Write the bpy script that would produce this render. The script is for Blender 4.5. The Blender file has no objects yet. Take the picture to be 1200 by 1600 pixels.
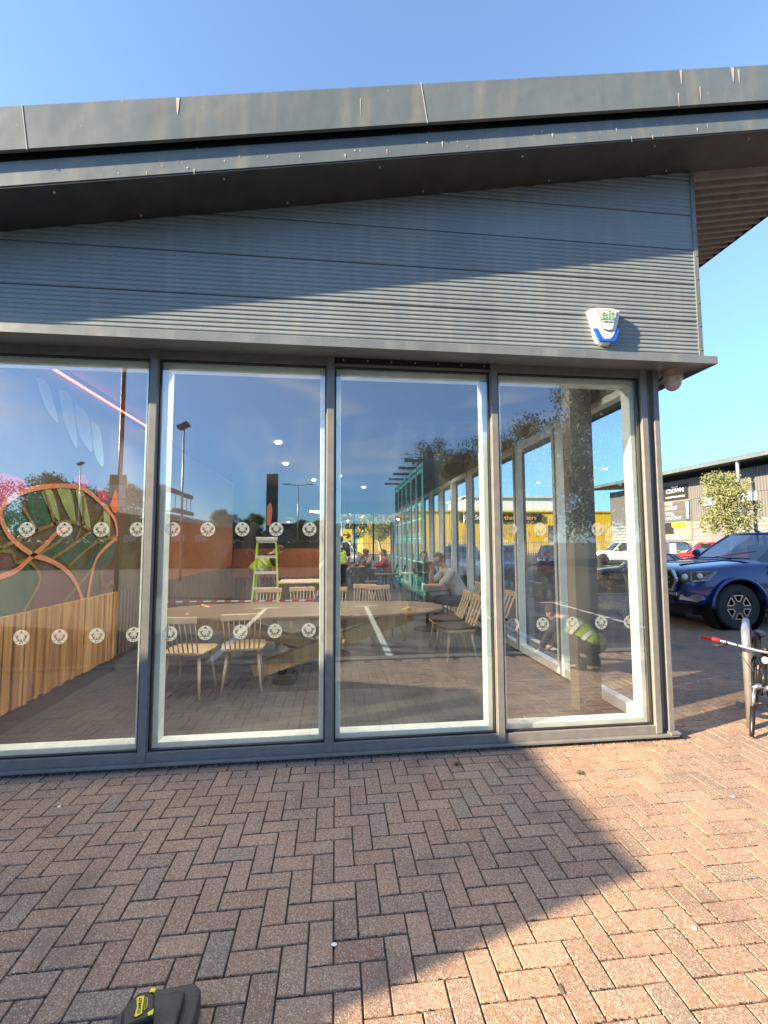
import bpy, bmesh, math, random
from mathutils import Vector, Matrix, Euler
random.seed(7)
sc = bpy.context.scene
COL = sc.collection
PI = math.pi
# ------------------------------------------------------------------ camera
cam_d = bpy.data.cameras.new('camera'); cam = bpy.data.objects.new('camera', cam_d); COL.objects.link(cam)
F_PX, YAW, CH, CD, PITCH, ROLL = 686.1, .111, 1.58, 3.375, .0699, -.0041
cam_d.sensor_fit = 'HORIZONTAL'; cam_d.sensor_width = 36.0; cam_d.lens = F_PX/1200*36
cam_d.clip_start = .05; cam_d.clip_end = 3000
Fv = Vector((math.sin(YAW)*math.cos(PITCH), math.cos(YAW)*math.cos(PITCH), math.sin(PITCH)))
R0 = Vector((math.cos(YAW), -math.sin(YAW), 0)); U0 = R0.cross(Fv)
Rv = R0*math.cos(ROLL)+U0*math.sin(ROLL); Uv = -R0*math.sin(ROLL)+U0*math.cos(ROLL)
M = Matrix((Rv, Uv, -Fv)).transposed().to_4x4(); M.translation = (0, -CD, CH)
cam.matrix_world = M
sc.camera = cam
# ------------------------------------------------------------------ sky, sun, exposure
SUN = Vector((-3.1, -1.0, 1.55)).normalized()
elev = math.asin(SUN.z); azim = math.atan2(SUN.x, SUN.y)
w = bpy.data.worlds.new('World'); sc.world = w; w.use_nodes = True
nt = w.node_tree; bg = nt.nodes['Background']; bg.inputs[1].default_value = .108
sky = nt.nodes.new('ShaderNodeTexSky'); sky.sky_type = 'NISHITA'; sky.sun_disc = False
sky.sun_elevation = elev; sky.sun_rotation = azim % (2*PI)
sky.air_density = 1.0; sky.dust_density = .3; sky.ozone_density = 2.2
hs = nt.nodes.new('ShaderNodeHueSaturation'); hs.inputs['Saturation'].default_value = 1.02
nt.links.new(sky.outputs[0], hs.inputs['Color']); tcw = nt.nodes.new('ShaderNodeTexCoord'); sp = nt.nodes.new('ShaderNodeSeparateXYZ'); nt.links.new(tcw.outputs['Generated'], sp.inputs[0])
mr = nt.nodes.new('ShaderNodeMapRange'); mr.inputs[1].default_value = 0; mr.inputs[2].default_value = .58; nt.links.new(sp.outputs[2], mr.inputs[0])
tn = nt.nodes.new('ShaderNodeMix'); tn.data_type = 'RGBA'; tn.inputs[6].default_value = (.20,.42,.66,1); tn.inputs[7].default_value = (1,1,1,1); nt.links.new(mr.outputs[0], tn.inputs[0])
mu = nt.nodes.new('ShaderNodeMix'); mu.data_type = 'RGBA'; mu.blend_type = 'MULTIPLY'; mu.inputs[0].default_value = 1
nt.links.new(hs.outputs[0], mu.inputs[6]); nt.links.new(tn.outputs[2], mu.inputs[7])
mpw = nt.nodes.new('ShaderNodeMapping'); mpw.inputs['Scale'].default_value = (1,1.6,5.5); mpw.inputs['Rotation'].default_value = (0,.25,.4); nt.links.new(tcw.outputs['Generated'], mpw.inputs[0])
cn = nt.nodes.new('ShaderNodeTexNoise'); cn.inputs['Scale'].default_value = 2.4; cn.inputs['Detail'].default_value = 9; cn.inputs['Distortion'].default_value = .9; nt.links.new(mpw.outputs[0], cn.inputs[0])
cr = nt.nodes.new('ShaderNodeMapRange'); cr.inputs[1].default_value = .54; cr.inputs[2].default_value = .85; cr.inputs[4].default_value = .75; nt.links.new(cn.outputs[0], cr.inputs[0])
cm = nt.nodes.new('ShaderNodeMapRange'); cm.inputs[1].default_value = -.35; cm.inputs[2].default_value = -.85; nt.links.new(sp.outputs[1], cm.inputs[0])   # wisps only in the southern sky
cf = nt.nodes.new('ShaderNodeMath'); cf.operation = 'MULTIPLY'; nt.links.new(cr.outputs[0], cf.inputs[0]); nt.links.new(cm.outputs[0], cf.inputs[1])
cl_ = nt.nodes.new('ShaderNodeMix'); cl_.data_type = 'RGBA'; cl_.inputs[7].default_value = (3.6,3.5,3.4,1); nt.links.new(cf.outputs[0], cl_.inputs[0]); nt.links.new(mu.outputs[2], cl_.inputs[6])
nt.links.new(cl_.outputs[2], bg.inputs[0])
sd = bpy.data.lights.new('sun', 'SUN'); sun = bpy.data.objects.new('sun', sd); COL.objects.link(sun)
sd.energy = 5.0; sd.angle = math.radians(.55); sd.color = (1, .80, .52)
sun.rotation_euler = (-SUN).to_track_quat('-Z', 'Y').to_euler(); sun.location = (-20, -10, 15)
sc.view_settings.view_transform = 'Standard'; sc.view_settings.look = 'None'
sc.view_settings.exposure = 1.98; sc.view_settings.gamma = 1
cy = sc.cycles
cy.use_denoising = True
cy.max_bounces = 10; cy.transparent_max_bounces = 24; cy.glossy_bounces = 5; cy.diffuse_bounces = 4
cy.sample_clamp_indirect = 6; cy.use_adaptive_sampling = True; cy.adaptive_threshold = .01
try: cy.denoising_use_gpu = False
except Exception: pass
# ------------------------------------------------------------------ materials
def new_mat(name):
    m = bpy.data.materials.new(name); m.use_nodes = True
    return m, m.node_tree, m.node_tree.nodes['Principled BSDF']
def mat(name, col, rough=.6, metal=0, nscale=0, namt=.25, bump=0, bscale=None, emit=0, coat=0, spec=.5, col2=None, stretch=(1,1,1), alpha=1):
    m, t, p = new_mat(name)
    p.inputs['Base Color'].default_value = (*col, 1); p.inputs['Roughness'].default_value = rough
    p.inputs['Metallic'].default_value = metal; p.inputs['Specular IOR Level'].default_value = spec
    p.inputs['Coat Weight'].default_value = coat; p.inputs['Coat Roughness'].default_value = .05
    if alpha < 1: p.inputs['Alpha'].default_value = alpha
    if emit: 
        p.inputs['Emission Color'].default_value = (*col, 1); p.inputs['Emission Strength'].default_value = emit
    if nscale or bump:
        tc = t.nodes.new('ShaderNodeTexCoord'); mp = t.nodes.new('ShaderNodeMapping'); mp.inputs['Scale'].default_value = stretch
        t.links.new(tc.outputs['Object'], mp.inputs[0])
    if nscale:
        n = t.nodes.new('ShaderNodeTexNoise'); n.inputs['Scale'].default_value = nscale; n.inputs['Detail'].default_value = 6
        t.links.new(mp.outputs[0], n.inputs[0])
        r = t.nodes.new('ShaderNodeValToRGB'); r.color_ramp.elements[0].position = .3; r.color_ramp.elements[1].position = .7
        c2 = col2 if col2 else tuple(min(1, c*(1+namt)) for c in col)
        c1 = col if col2 else tuple(c*(1-namt) for c in col)
        r.color_ramp.elements[0].color = (*c1, 1); r.color_ramp.elements[1].color = (*c2, 1)
        t.links.new(n.outputs[0], r.inputs[0]); t.links.new(r.outputs[0], p.inputs['Base Color'])
    if bump:
        n2 = t.nodes.new('ShaderNodeTexNoise'); n2.inputs['Scale'].default_value = bscale or nscale or 20; n2.inputs['Detail'].default_value = 5
        t.links.new(mp.outputs[0], n2.inputs[0])
        b = t.nodes.new('ShaderNodeBump'); b.inputs['Strength'].default_value = bump; b.inputs['Distance'].default_value = .01
        t.links.new(n2.outputs[0], b.inputs['Height']); t.links.new(b.outputs[0], p.inputs['Normal'])
    return m
def glass(name, base=.2, k=1.4, trans=(.84,.88,.86), refl=(.95,.97,1)):
    m = bpy.data.materials.new(name); m.use_nodes = True; t = m.node_tree; t.nodes.clear()
    out = t.nodes.new('ShaderNodeOutputMaterial'); mx = t.nodes.new('ShaderNodeMixShader')
    tr = t.nodes.new('ShaderNodeBsdfTransparent'); tr.inputs[0].default_value = (*trans, 1); df = t.nodes.new('ShaderNodeBsdfDiffuse'); df.inputs[0].default_value = (.6,.6,.57,1)
    g = t.nodes.new('ShaderNodeBsdfGlossy'); g.inputs[0].default_value = (*refl, 1); g.inputs[1].default_value = 0
    fr = t.nodes.new('ShaderNodeFresnel'); fr.inputs[0].default_value = 1.5
    ma = t.nodes.new('ShaderNodeMath'); ma.operation = 'MULTIPLY_ADD'; ma.use_clamp = True
    ma.inputs[1].default_value = k; ma.inputs[2].default_value = base
    ge = t.nodes.new('ShaderNodeNewGeometry'); io = t.nodes.new('ShaderNodeMath'); io.operation = 'MULTIPLY_ADD'
    io.inputs[1].default_value = 1/1.5-1.5; io.inputs[2].default_value = 1.5     # same reflectance from either side of the sheet
    t.links.new(ge.outputs['Backfacing'], io.inputs[0]); t.links.new(io.outputs[0], fr.inputs[0])
    t.links.new(fr.outputs[0], ma.inputs[0]); t.links.new(ma.outputs[0], mx.inputs[0])
    t.links.new(tr.outputs[0], mx.inputs[1]); t.links.new(g.outputs[0], mx.inputs[2]); tc = t.nodes.new('ShaderNodeTexCoord'); mp = t.nodes.new('ShaderNodeMapping'); mp.inputs['Scale'].default_value = (1,1,.35); t.links.new(tc.outputs['Object'], mp.inputs[0])
    nz = t.nodes.new('ShaderNodeTexNoise'); nz.inputs['Scale'].default_value = 3.5; nz.inputs['Detail'].default_value = 9; nz.inputs['Distortion'].default_value = 1.2; t.links.new(mp.outputs[0], nz.inputs[0])
    r = t.nodes.new('ShaderNodeMapRange'); r.inputs[1].default_value = .48; r.inputs[2].default_value = .8; r.inputs[3].default_value = .004; r.inputs[4].default_value = .06; t.links.new(nz.outputs[0], r.inputs[0])
    m2 = t.nodes.new('ShaderNodeMixShader'); t.links.new(r.outputs[0], m2.inputs[0]); t.links.new(mx.outputs[0], m2.inputs[1]); t.links.new(df.outputs[0], m2.inputs[2]); t.links.new(m2.outputs[0], out.inputs[0])
    return m
def clad_mat(name, col, dirt=(.30,.28,.25), spots=0):
    """weathered painted metal: broad cloudy stains, thin run-off streaks and bird-dropping specks"""
    m, t, p = new_mat(name)
    tc = t.nodes.new('ShaderNodeTexCoord')
    def noise(scale, sc3, lo, hi):
        mp = t.nodes.new('ShaderNodeMapping'); mp.inputs['Scale'].default_value = sc3; t.links.new(tc.outputs['Object'], mp.inputs[0])
        n = t.nodes.new('ShaderNodeTexNoise'); n.inputs['Scale'].default_value = scale; n.inputs['Detail'].default_value = 7; t.links.new(mp.outputs[0], n.inputs[0])
        r = t.nodes.new('ShaderNodeMapRange'); r.inputs[1].default_value = lo; r.inputs[2].default_value = hi; t.links.new(n.outputs[0], r.inputs[0]); return r.outputs[0]
    def mixc(fac, a, b, amt):
        mu = t.nodes.new('ShaderNodeMath'); mu.operation = 'MULTIPLY'; mu.inputs[1].default_value = amt; t.links.new(fac, mu.inputs[0])
        mx = t.nodes.new('ShaderNodeMix'); mx.data_type = 'RGBA'; t.links.new(mu.outputs[0], mx.inputs[0])
        if isinstance(a, tuple): mx.inputs[6].default_value = (*a, 1)
        else: t.links.new(a, mx.inputs[6])
        mx.inputs[7].default_value = (*b, 1); return mx.outputs[2]
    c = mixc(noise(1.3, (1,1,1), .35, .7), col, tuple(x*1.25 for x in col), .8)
    c = mixc(noise(9, (1,1,.12), .5, .75), c, dirt, .35)
    c = mixc(noise(30, (1,1,.5), .55, .8), c, tuple(x*.6 for x in col), .35)
    if spots: c = mixc(noise(38, (1,1,.45), .735, .76), c, (.75,.73,.68), spots)
    t.links.new(c, p.inputs['Base Color']); p.inputs['Roughness'].default_value = .42; p.inputs['Specular IOR Level'].default_value = .5
    nb = t.nodes.new('ShaderNodeTexNoise'); nb.inputs['Scale'].default_value = 1.6; nb.inputs['Detail'].default_value = 3; t.links.new(tc.outputs['Object'], nb.inputs[0])
    bb = t.nodes.new('ShaderNodeBump'); bb.inputs['Strength'].default_value = .5; bb.inputs['Distance'].default_value = .05; t.links.new(nb.outputs[0], bb.inputs['Height']); t.links.new(bb.outputs[0], p.inputs['Normal'])
    return m
def stripe_mat(name, c1, c2, axis, scale, rough=.6, bump=.4):
    m, t, p = new_mat(name)
    tc = t.nodes.new('ShaderNodeTexCoord'); wv = t.nodes.new('ShaderNodeTexWave'); wv.bands_direction = axis
    wv.inputs['Scale'].default_value = scale; wv.inputs['Distortion'].default_value = 0; wv.inputs['Detail'].default_value = 0
    t.links.new(tc.outputs['Object'], wv.inputs[0])
    r = t.nodes.new('ShaderNodeValToRGB'); r.color_ramp.elements[0].color = (*c1, 1); r.color_ramp.elements[1].color = (*c2, 1)
    t.links.new(wv.outputs['Color'], r.inputs[0]); t.links.new(r.outputs[0], p.inputs['Base Color']); p.inputs['Roughness'].default_value = rough
    b = t.nodes.new('ShaderNodeBump'); b.inputs['Strength'].default_value = bump; b.inputs['Distance'].default_value = .03
    t.links.new(wv.outputs['Color'], b.inputs['Height']); t.links.new(b.outputs[0], p.inputs['Normal'])
    return m
def brick_mat():
    m, t, p = new_mat('clay_block')
    at = t.nodes.new('ShaderNodeAttribute'); at.attribute_name = 'tint'
    tc = t.nodes.new('ShaderNodeTexCoord')
    def noise(scale, detail=3):
        n = t.nodes.new('ShaderNodeTexNoise'); n.inputs['Scale'].default_value = scale; n.inputs['Detail'].default_value = detail
        t.links.new(tc.outputs['Object'], n.inputs[0]); return n.outputs[0]
    def rng(f, lo, hi, amt=1):
        r = t.nodes.new('ShaderNodeMapRange'); r.inputs[1].default_value = lo; r.inputs[2].default_value = hi; r.inputs[4].default_value = amt
        t.links.new(f, r.inputs[0]); return r.outputs[0]
    def mix(f, a, b, mode='MIX'):
        mx = t.nodes.new('ShaderNodeMix'); mx.data_type = 'RGBA'; mx.blend_type = mode
        if isinstance(f, float): mx.inputs[0].default_value = f
        else: t.links.new(f, mx.inputs[0])
        for s, v in ((6, a), (7, b)):
            if isinstance(v, tuple): mx.inputs[s].default_value = (*v, 1)
            else: t.links.new(v, mx.inputs[s])
        return mx.outputs[2]
    c = mix(rng(noise(1.1, 4), .35, .7, .55), at.outputs['Color'], (.20,.145,.125))
    c = mix(rng(noise(60, 5), .35, .7, .5), c, (.16,.10,.08))
    vo = t.nodes.new('ShaderNodeTexVoronoi'); vo.inputs['Scale'].default_value = 130; t.links.new(tc.outputs['Object'], vo.inputs[0])
    inv = t.nodes.new('ShaderNodeMath'); inv.operation = 'LESS_THAN'; inv.inputs[1].default_value = .2; t.links.new(vo.outputs['Distance'], inv.inputs[0]); inv.inputs[1].default_value = .26
    sep = t.nodes.new('ShaderNodeSeparateColor'); t.links.new(vo.outputs['Color'], sep.inputs[0])
    gt = t.nodes.new('ShaderNodeMath'); gt.operation = 'GREATER_THAN'; gt.inputs[1].default_value = .55; t.links.new(sep.outputs[0], gt.inputs[0])
    m1 = t.nodes.new('ShaderNodeMath'); m1.operation = 'MULTIPLY'; t.links.new(inv.outputs[0], m1.inputs[0]); t.links.new(gt.outputs[0], m1.inputs[1])
    m2 = t.nodes.new('ShaderNodeMath'); m2.operation = 'MULTIPLY'; m2.inputs[1].default_value = .9; t.links.new(m1.outputs[0], m2.inputs[0])
    c = mix(m2.outputs[0], c, (.55,.50,.44))
    vo2 = t.nodes.new('ShaderNodeTexVoronoi'); vo2.inputs['Scale'].default_value = 70; t.links.new(tc.outputs['Object'], vo2.inputs[0])
    l2 = t.nodes.new('ShaderNodeMath'); l2.operation = 'LESS_THAN'; l2.inputs[1].default_value = .17; t.links.new(vo2.outputs['Distance'], l2.inputs[0])
    l3 = t.nodes.new('ShaderNodeMath'); l3.operation = 'MULTIPLY'; l3.inputs[1].default_value = .6; t.links.new(l2.outputs[0], l3.inputs[0])
    c = mix(l3.outputs[0], c, (.05,.04,.035))
    vo3 = t.nodes.new('ShaderNodeTexVoronoi'); vo3.inputs['Scale'].default_value = 230; t.links.new(tc.outputs['Object'], vo3.inputs[0])
    s3 = t.nodes.new('ShaderNodeSeparateColor'); t.links.new(vo3.outputs['Color'], s3.inputs[0])
    g3 = t.nodes.new('ShaderNodeMapRange'); g3.inputs[1].default_value = .72; g3.inputs[2].default_value = .9; g3.inputs[4].default_value = .5; t.links.new(s3.outputs[0], g3.inputs[0])
    c = mix(g3.outputs[0], c, (.52,.46,.38))
    g4 = t.nodes.new('ShaderNodeMapRange'); g4.inputs[1].default_value = .72; g4.inputs[2].default_value = .9; g4.inputs[4].default_value = .45; t.links.new(s3.outputs[1], g4.inputs[0])
    c = mix(g4.outputs[0], c, (.08,.055,.045))
    c = mix(rng(noise(2.3, 6), .56, .74, .45), c, (.09,.075,.065))
    t.links.new(c, p.inputs['Base Color']); p.inputs['Roughness'].default_value = .85; p.inputs['Specular IOR Level'].default_value = .3
    b = t.nodes.new('ShaderNodeBump'); b.inputs['Strength'].default_value = .55; b.inputs['Distance'].default_value = .004
    t.links.new(noise(190, 4), b.inputs['Height']); t.links.new(b.outputs[0], p.inputs['Normal'])
    return m
MT = {}
def D(name, *a, **k): MT[name] = mat(name, *a, **k)
MT['clad'] = clad_mat('grey_cladding', (.172,.195,.204), spots=.35)
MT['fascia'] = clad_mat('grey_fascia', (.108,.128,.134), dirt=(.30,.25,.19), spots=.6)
MT['ledge'] = clad_mat('grey_flashing', (.128,.148,.156), spots=.5)
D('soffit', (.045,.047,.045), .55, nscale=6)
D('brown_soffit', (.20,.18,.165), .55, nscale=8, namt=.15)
D('frame', (.175,.17,.165), .45, nscale=14, namt=.12)
D('frame_dark', (.10,.095,.09), .5)
D('gasket', (.012,.012,.012), .6)
D('inner', (.80,.86,.80), .5, nscale=9, namt=.08)
D('plinth', (.06,.062,.065), .8, nscale=30)
D('seam', (.03,.03,.03), .7)
MT['glass'] = glass('window_glass', .21, 1.5, (.92,.96,.94))
MT['glass_new'] = glass('new_window_glass', .20, 1.5, (.92,.96,.94), (.80,.93,1))
MT['glass_side'] = glass('side_window_glass', .03, .9, (.93,.97,.96))
MT['car_glass'] = glass('car_glass', .12, 1.6, (.22,.26,.26))
MT['block'] = brick_mat()
D('sand', (.055,.047,.04), .95, nscale=60, bump=.3)
D('asphalt', (.024,.024,.025), .9, nscale=40, namt=.3, bump=.5, bscale=150)
D('concrete', (.36,.33,.28), .85, nscale=20, namt=.2, bump=.2)
D('kerb_stone', (.17,.155,.14), .85, nscale=20, namt=.25, bump=.2); D('joint_moss', (.045,.036,.026), .95, nscale=30, namt=.4); D('line_paint', (.62,.62,.58), .7, nscale=30, namt=.15)
D('tile', (.058,.060,.058), .5, nscale=3, namt=.35, bump=.05)
D('grout', (.05,.05,.05), .8)
D('ceiling', (.22,.21,.20), .8)
D('inside_wall', (.26,.22,.21), .8)
D('orange_paint', (.30,.095,.035), .6, nscale=4, namt=.15)
D('oak', (.50,.25,.07), .5, nscale=5, namt=.3, stretch=(6,6,.5), bump=.1)
D('oak2', (.38,.18,.05), .5, nscale=5, namt=.3, stretch=(6,6,.5), bump=.1)
D('oak_dark', (.14,.09,.055), .6, nscale=5, namt=.3, stretch=(6,6,.5)); D('oak3', (.56,.31,.10), .5, nscale=5, namt=.3, stretch=(6,6,.5), bump=.1)
D('ash', (.60,.44,.27), .45, nscale=6, namt=.15, stretch=(1,1,.3))
D('table', (.20,.14,.085), .35, nscale=4, namt=.2, stretch=(.4,4,4))
D('darkwood', (.045,.025,.02), .4, nscale=6)
D('skirting', (.075,.05,.035), .6)
D('mural_base', (.085,.055,.022), .7, nscale=3, namt=.3)
D('pink', (.72,.25,.12), .7); D('olive', (.22,.15,.035), .7); D('leaf_light', (.27,.33,.12), .7, nscale=9)
D('leaf_dark', (.025,.075,.045), .7, nscale=9); D('maroon', (.12,.04,.045), .7); D('magenta', (.42,.04,.10), .7); D('mural_orange', (.62,.13,.02), .7)
D('pale_leaf', (.30,.36,.36), .7)
D('strip_light', (1,.16,.05), .5, emit=1.3); D('lamp_white', (1,.85,.6), .5, emit=8); D('spot_white', (1,.93,.84), .5, emit=6)
D('wicker', (.35,.2,.1), .8, nscale=40)
D('dropping', (.42,.38,.33), .8); D('white', (.80,.80,.76), .4); D('white_plastic', (.62,.61,.57), .35, nscale=5, namt=.05); D('blue_lens', (.01,.10,.62), .15, coat=.5)
D('label_grey', (.55,.57,.56), .4); D('label_green', (.16,.36,.12), .5); D('label_dark', (.10,.10,.16), .5)
D('sticker', (.46,.50,.48), .8, alpha=.52)
D('dome', (.42,.34,.28), .35, nscale=12)
D('steel', (.50,.49,.48), .3, .75, nscale=6, namt=.1); D('dark_metal', (.03,.03,.035), .35, .6); D('black', (.012,.012,.013), .45)
D('black_rubber', (.02,.02,.02), .75, bump=.2, bscale=60); D('red_grip', (.42,.02,.025), .5); D('silver', (.5,.5,.52), .3, .9)
D('yellow_plastic', (.85,.66,.01), .4); D('case_black', (.035,.037,.04), .55, nscale=18, namt=.4, bump=.3, bscale=80)
D('pickup_blue', (.003,.028,.15), .3, .2, coat=1); D('car_red', (.62,.012,.02), .25, coat=1); D('car_black', (.012,.013,.016), .2, coat=1)
D('car_white', (.75,.76,.77), .25, coat=1); D('car_silver', (.38,.42,.47), .25, .5, coat=1); D('car_maroon', (.12,.01,.02), .25, coat=1)
D('car_bluegrey', (.12,.18,.26), .25, .4, coat=1)
D('headlamp_dark', (.09,.10,.11), .12, .3, coat=1); D('rim_dark', (.06,.06,.065), .35, .6); D('chrome', (.7,.7,.7), .12, 1); D('lamp_glass', (.75,.78,.8), .1, coat=1); D('orange_lens', (.8,.2,.02), .2)
D('leaf_green', (.075,.105,.025), .6, nscale=1.2, namt=.5); D('leaf_pale', (.20,.22,.085), .6, nscale=2, namt=.4); D('leaf_deep', (.035,.055,.018), .6, nscale=1.0, namt=.5)
D('bark', (.13,.10,.075), .9, nscale=12, bump=.6); D('bark_pale', (.38,.33,.26), .9, nscale=12)
D('teal', (.004,.17,.155), .35, coat=.4); D('teal_light', (.10,.80,.62), .4); MT['teal_glass'] = glass('teal_glass', .35, 1, (.25,.55,.45), (.6,1,.85))
D('lime', (.50,.72,.03), .6, nscale=6, namt=.15); D('lime_dull', (.22,.33,.03), .8); D('tape_red', (.6,.03,.03), .5); D('fluoro', (.45,.75,.02), .7, emit=0)
D('retail_grey', (.16,.15,.15), .6); D('yellow_sheet', (.78,.50,.02), .6, nscale=1.5, namt=.1)
MT['ribbed_pale'] = stripe_mat('ribbed_pale_sheet', (.14,.135,.125), (.30,.285,.26), 'Z', 1.1)
MT['ribbed_grey'] = stripe_mat('ribbed_grey_sheet', (.085,.083,.085), (.15,.145,.148), 'Y', 1.6)
MT['ribbed_yellow'] = stripe_mat('ribbed_yellow_sheet', (.60,.36,.01), (.80,.52,.02), 'X', 1.2)
D('shopfront', (.20,.185,.16), .5); D('sign_black', (.02,.02,.02), .5); D('sign_dark', (.10,.085,.08), .5); D('sign_blue', (.20,.55,.65), .5); D('sign_white', (.8,.8,.78), .5); D('sign_orange', (.85,.35,.02), .5); D('glow_orange', (1,.30,.10), .5, emit=.22); D('sign_yellow', (.85,.6,.02), .5)
D('brick_far', (.30,.13,.08), .8, nscale=8); D('roof_far', (.12,.09,.08), .8); D('rust_brown', (.24,.09,.05), .6)
D('skin', (.50,.27,.19), .55, nscale=20, namt=.08); D('skin_dark', (.30,.17,.12), .55); D('hair', (.06,.045,.035), .8); D('hair_grey', (.16,.13,.11), .8)
D('tshirt', (.50,.50,.49), .85, nscale=10, namt=.06, bump=.2); D('navy', (.02,.03,.08), .85, nscale=10); D('darkcloth', (.03,.03,.035), .85, nscale=10)
D('greycloth', (.18,.18,.20), .85, nscale=10); D('redcloth', (.35,.03,.03), .85); D('khaki', (.30,.24,.13), .85); D('boot', (.42,.22,.07), .7); D('plaid', (.14,.05,.05), .85, nscale=25, namt=.6)
D('bluecloth', (.05,.09,.2), .85); D('eye', (.02,.015,.01), .3)
# ------------------------------------------------------------------ geometry helpers
WM = {}
def tag(o, label=None, cat=None, group=None, kind=None):
    if label: o['label'] = label
    if cat: o['category'] = cat
    if group: o['group'] = group
    if kind: o['kind'] = kind
    return o
def empty(name, loc, rz=0, label=None, cat=None, group=None):
    o = bpy.data.objects.new(name, None); COL.objects.link(o); o.location = loc; o.rotation_euler = (0, 0, rz); o.empty_display_size = .1
    WM[o.name] = Matrix.Translation(loc) @ Matrix.Rotation(rz, 4, 'Z')
    return tag(o, label, cat, group)
class MB:
    def __init__(s): s.v = []; s.f = []; s.m = []; s.cur = 0
    def add(s, vs, fs):
        n = len(s.v); s.v += [tuple(q) for q in vs]; s.f += [tuple(n+i for i in f) for f in fs]; s.m += [s.cur]*len(fs); return s
    def box(s, x0, x1, y0, y1, z0, z1):
        return s.add([(x, y, z) for z in (z0, z1) for x, y in ((x0,y0),(x1,y0),(x1,y1),(x0,y1))],
              [(3,2,1,0),(4,5,6,7),(0,1,5,4),(1,2,6,5),(2,3,7,6),(3,0,4,7)])
    def quad(s, *p): return s.add(p, [tuple(range(len(p)))])
    def prism(s, pts, vec):
        vec = Vector(vec); n = len(pts); P = [Vector(p) for p in pts]
        return s.add(P+[p+vec for p in P], [tuple(range(n))[::-1], tuple(range(n, 2*n))]+[(i, (i+1)%n, n+(i+1)%n, n+i) for i in range(n)])
    def bar(s, p1, p2, w, h, up=(0,0,1)):
        p1, p2 = Vector(p1), Vector(p2); d = (p2-p1).normalized(); u = Vector(up)
        if abs(d.dot(u)) > .95: u = Vector((0,1,0))
        r = d.cross(u).normalized(); u = r.cross(d).normalized()
        c = [r*a*w/2+u*b*h/2 for a, b in ((-1,-1),(1,-1),(1,1),(-1,1))]
        return s.add([p1+q for q in c]+[p2+q for q in c], [(3,2,1,0),(4,5,6,7),(0,1,5,4),(1,2,6,5),(2,3,7,6),(3,0,4,7)])
    def tube(s, pts, rs, n=10, cap=True):
        P = [Vector(p) for p in pts]; rs = rs if isinstance(rs, (list, tuple)) else [rs]*len(P)
        vs = []; fs = []; ref = None
        for i, p in enumerate(P):
            d = (P[min(i+1, len(P)-1)]-P[max(i-1, 0)]).normalized()
            if ref is None: ref = Vector((0,0,1)) if abs(d.z) < .9 else Vector((0,1,0))
            r = d.cross(ref)
            if r.length < 1e-4: r = d.cross(Vector((1,0,0)))
            r.normalize(); u = r.cross(d).normalized(); ref = u
            vs += [p+(r*math.cos(2*PI*k/n)+u*math.sin(2*PI*k/n))*rs[i] for k in range(n)]
        for i in range(len(P)-1):
            fs += [(i*n+k, i*n+(k+1)%n, (i+1)*n+(k+1)%n, (i+1)*n+k) for k in range(n)]
        if cap: fs += [tuple(range(n))[::-1], tuple((len(P)-1)*n+k for k in range(n))]
        return s.add(vs, fs)
    def lathe(s, prof, c=(0,0,0), axis='z', n=24):
        vs = []; fs = []
        for r, h in prof:
            for k in range(n):
                a = 2*PI*k/n; x, y = r*math.cos(a), r*math.sin(a)
                q = (x, y, h) if axis == 'z' else ((x, h, y) if axis == 'y' else (h, x, y))
                vs.append((q[0]+c[0], q[1]+c[1], q[2]+c[2]))
        for i in range(len(prof)-1):
            fs += [(i*n+k, i*n+(k+1)%n, (i+1)*n+(k+1)%n, (i+1)*n+k) for k in range(n)]
        return s.add(vs, fs)
    def ball(s, c, r, n=10, m=8):
        r = r if isinstance(r, (tuple, list)) else (r, r, r); vs = []; fs = []
        for i in range(m+1):
            ph = PI*i/m
            for k in range(n):
                a = 2*PI*k/n; vs.append((c[0]+r[0]*math.sin(ph)*math.cos(a), c[1]+r[1]*math.sin(ph)*math.sin(a), c[2]+r[2]*math.cos(ph)))
        for i in range(m): fs += [(i*n+k, (i+1)*n+k, (i+1)*n+(k+1)%n, i*n+(k+1)%n) for k in range(n)]
        return s.add(vs, fs)
    def build(s, name, m, parent=None, world=False, smooth=False, bevel=0, **tg):
        me = bpy.data.meshes.new(name)
        vs = s.v
        if world and parent is not None:
            inv = WM[parent.name].inverted(); vs = [tuple(inv @ Vector(v)) for v in vs]
        me.from_pydata(vs, [], s.f)
        for x in (m if isinstance(m, (list, tuple)) else [m]): me.materials.append(MT[x] if isinstance(x, str) else x)
        if isinstance(m, (list, tuple)): me.polygons.foreach_set('material_index', s.m)
        bm = bmesh.new(); bm.from_mesh(me); bmesh.ops.recalc_face_normals(bm, faces=bm.faces) if s.f and not getattr(s, 'keep', False) else None
        bm.to_mesh(me); bm.free()
        if smooth: me.polygons.foreach_set('use_smooth', [True]*len(me.polygons))
        o = bpy.data.objects.new(name, me); COL.objects.link(o)
        if parent is not None: o.parent = parent; WM[o.name] = WM[parent.name]
        else: WM[o.name] = Matrix.Identity(4)
        if bevel:
            b = o.modifiers.new('bevel', 'BEVEL'); b.width = bevel; b.segments = 2; b.limit_method = 'ANGLE'
        return tag(o, **tg) if tg else o
def dup(o, loc=None, rz=None, label=None, cat=None, parent=None, scale=None, group=None):
    c = o.copy(); COL.objects.link(c); WM[c.name] = WM.get(o.name, Matrix.Identity(4))
    if parent is not None: c.parent = parent
    for ch in list(o.children): dup(ch, parent=c)
    if loc is not None: c.location = loc
    if rz is not None: c.rotation_euler = (0, 0, rz)
    if scale is not None: c.scale = (scale,)*3
    return tag(c, label, cat, group)
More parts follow.
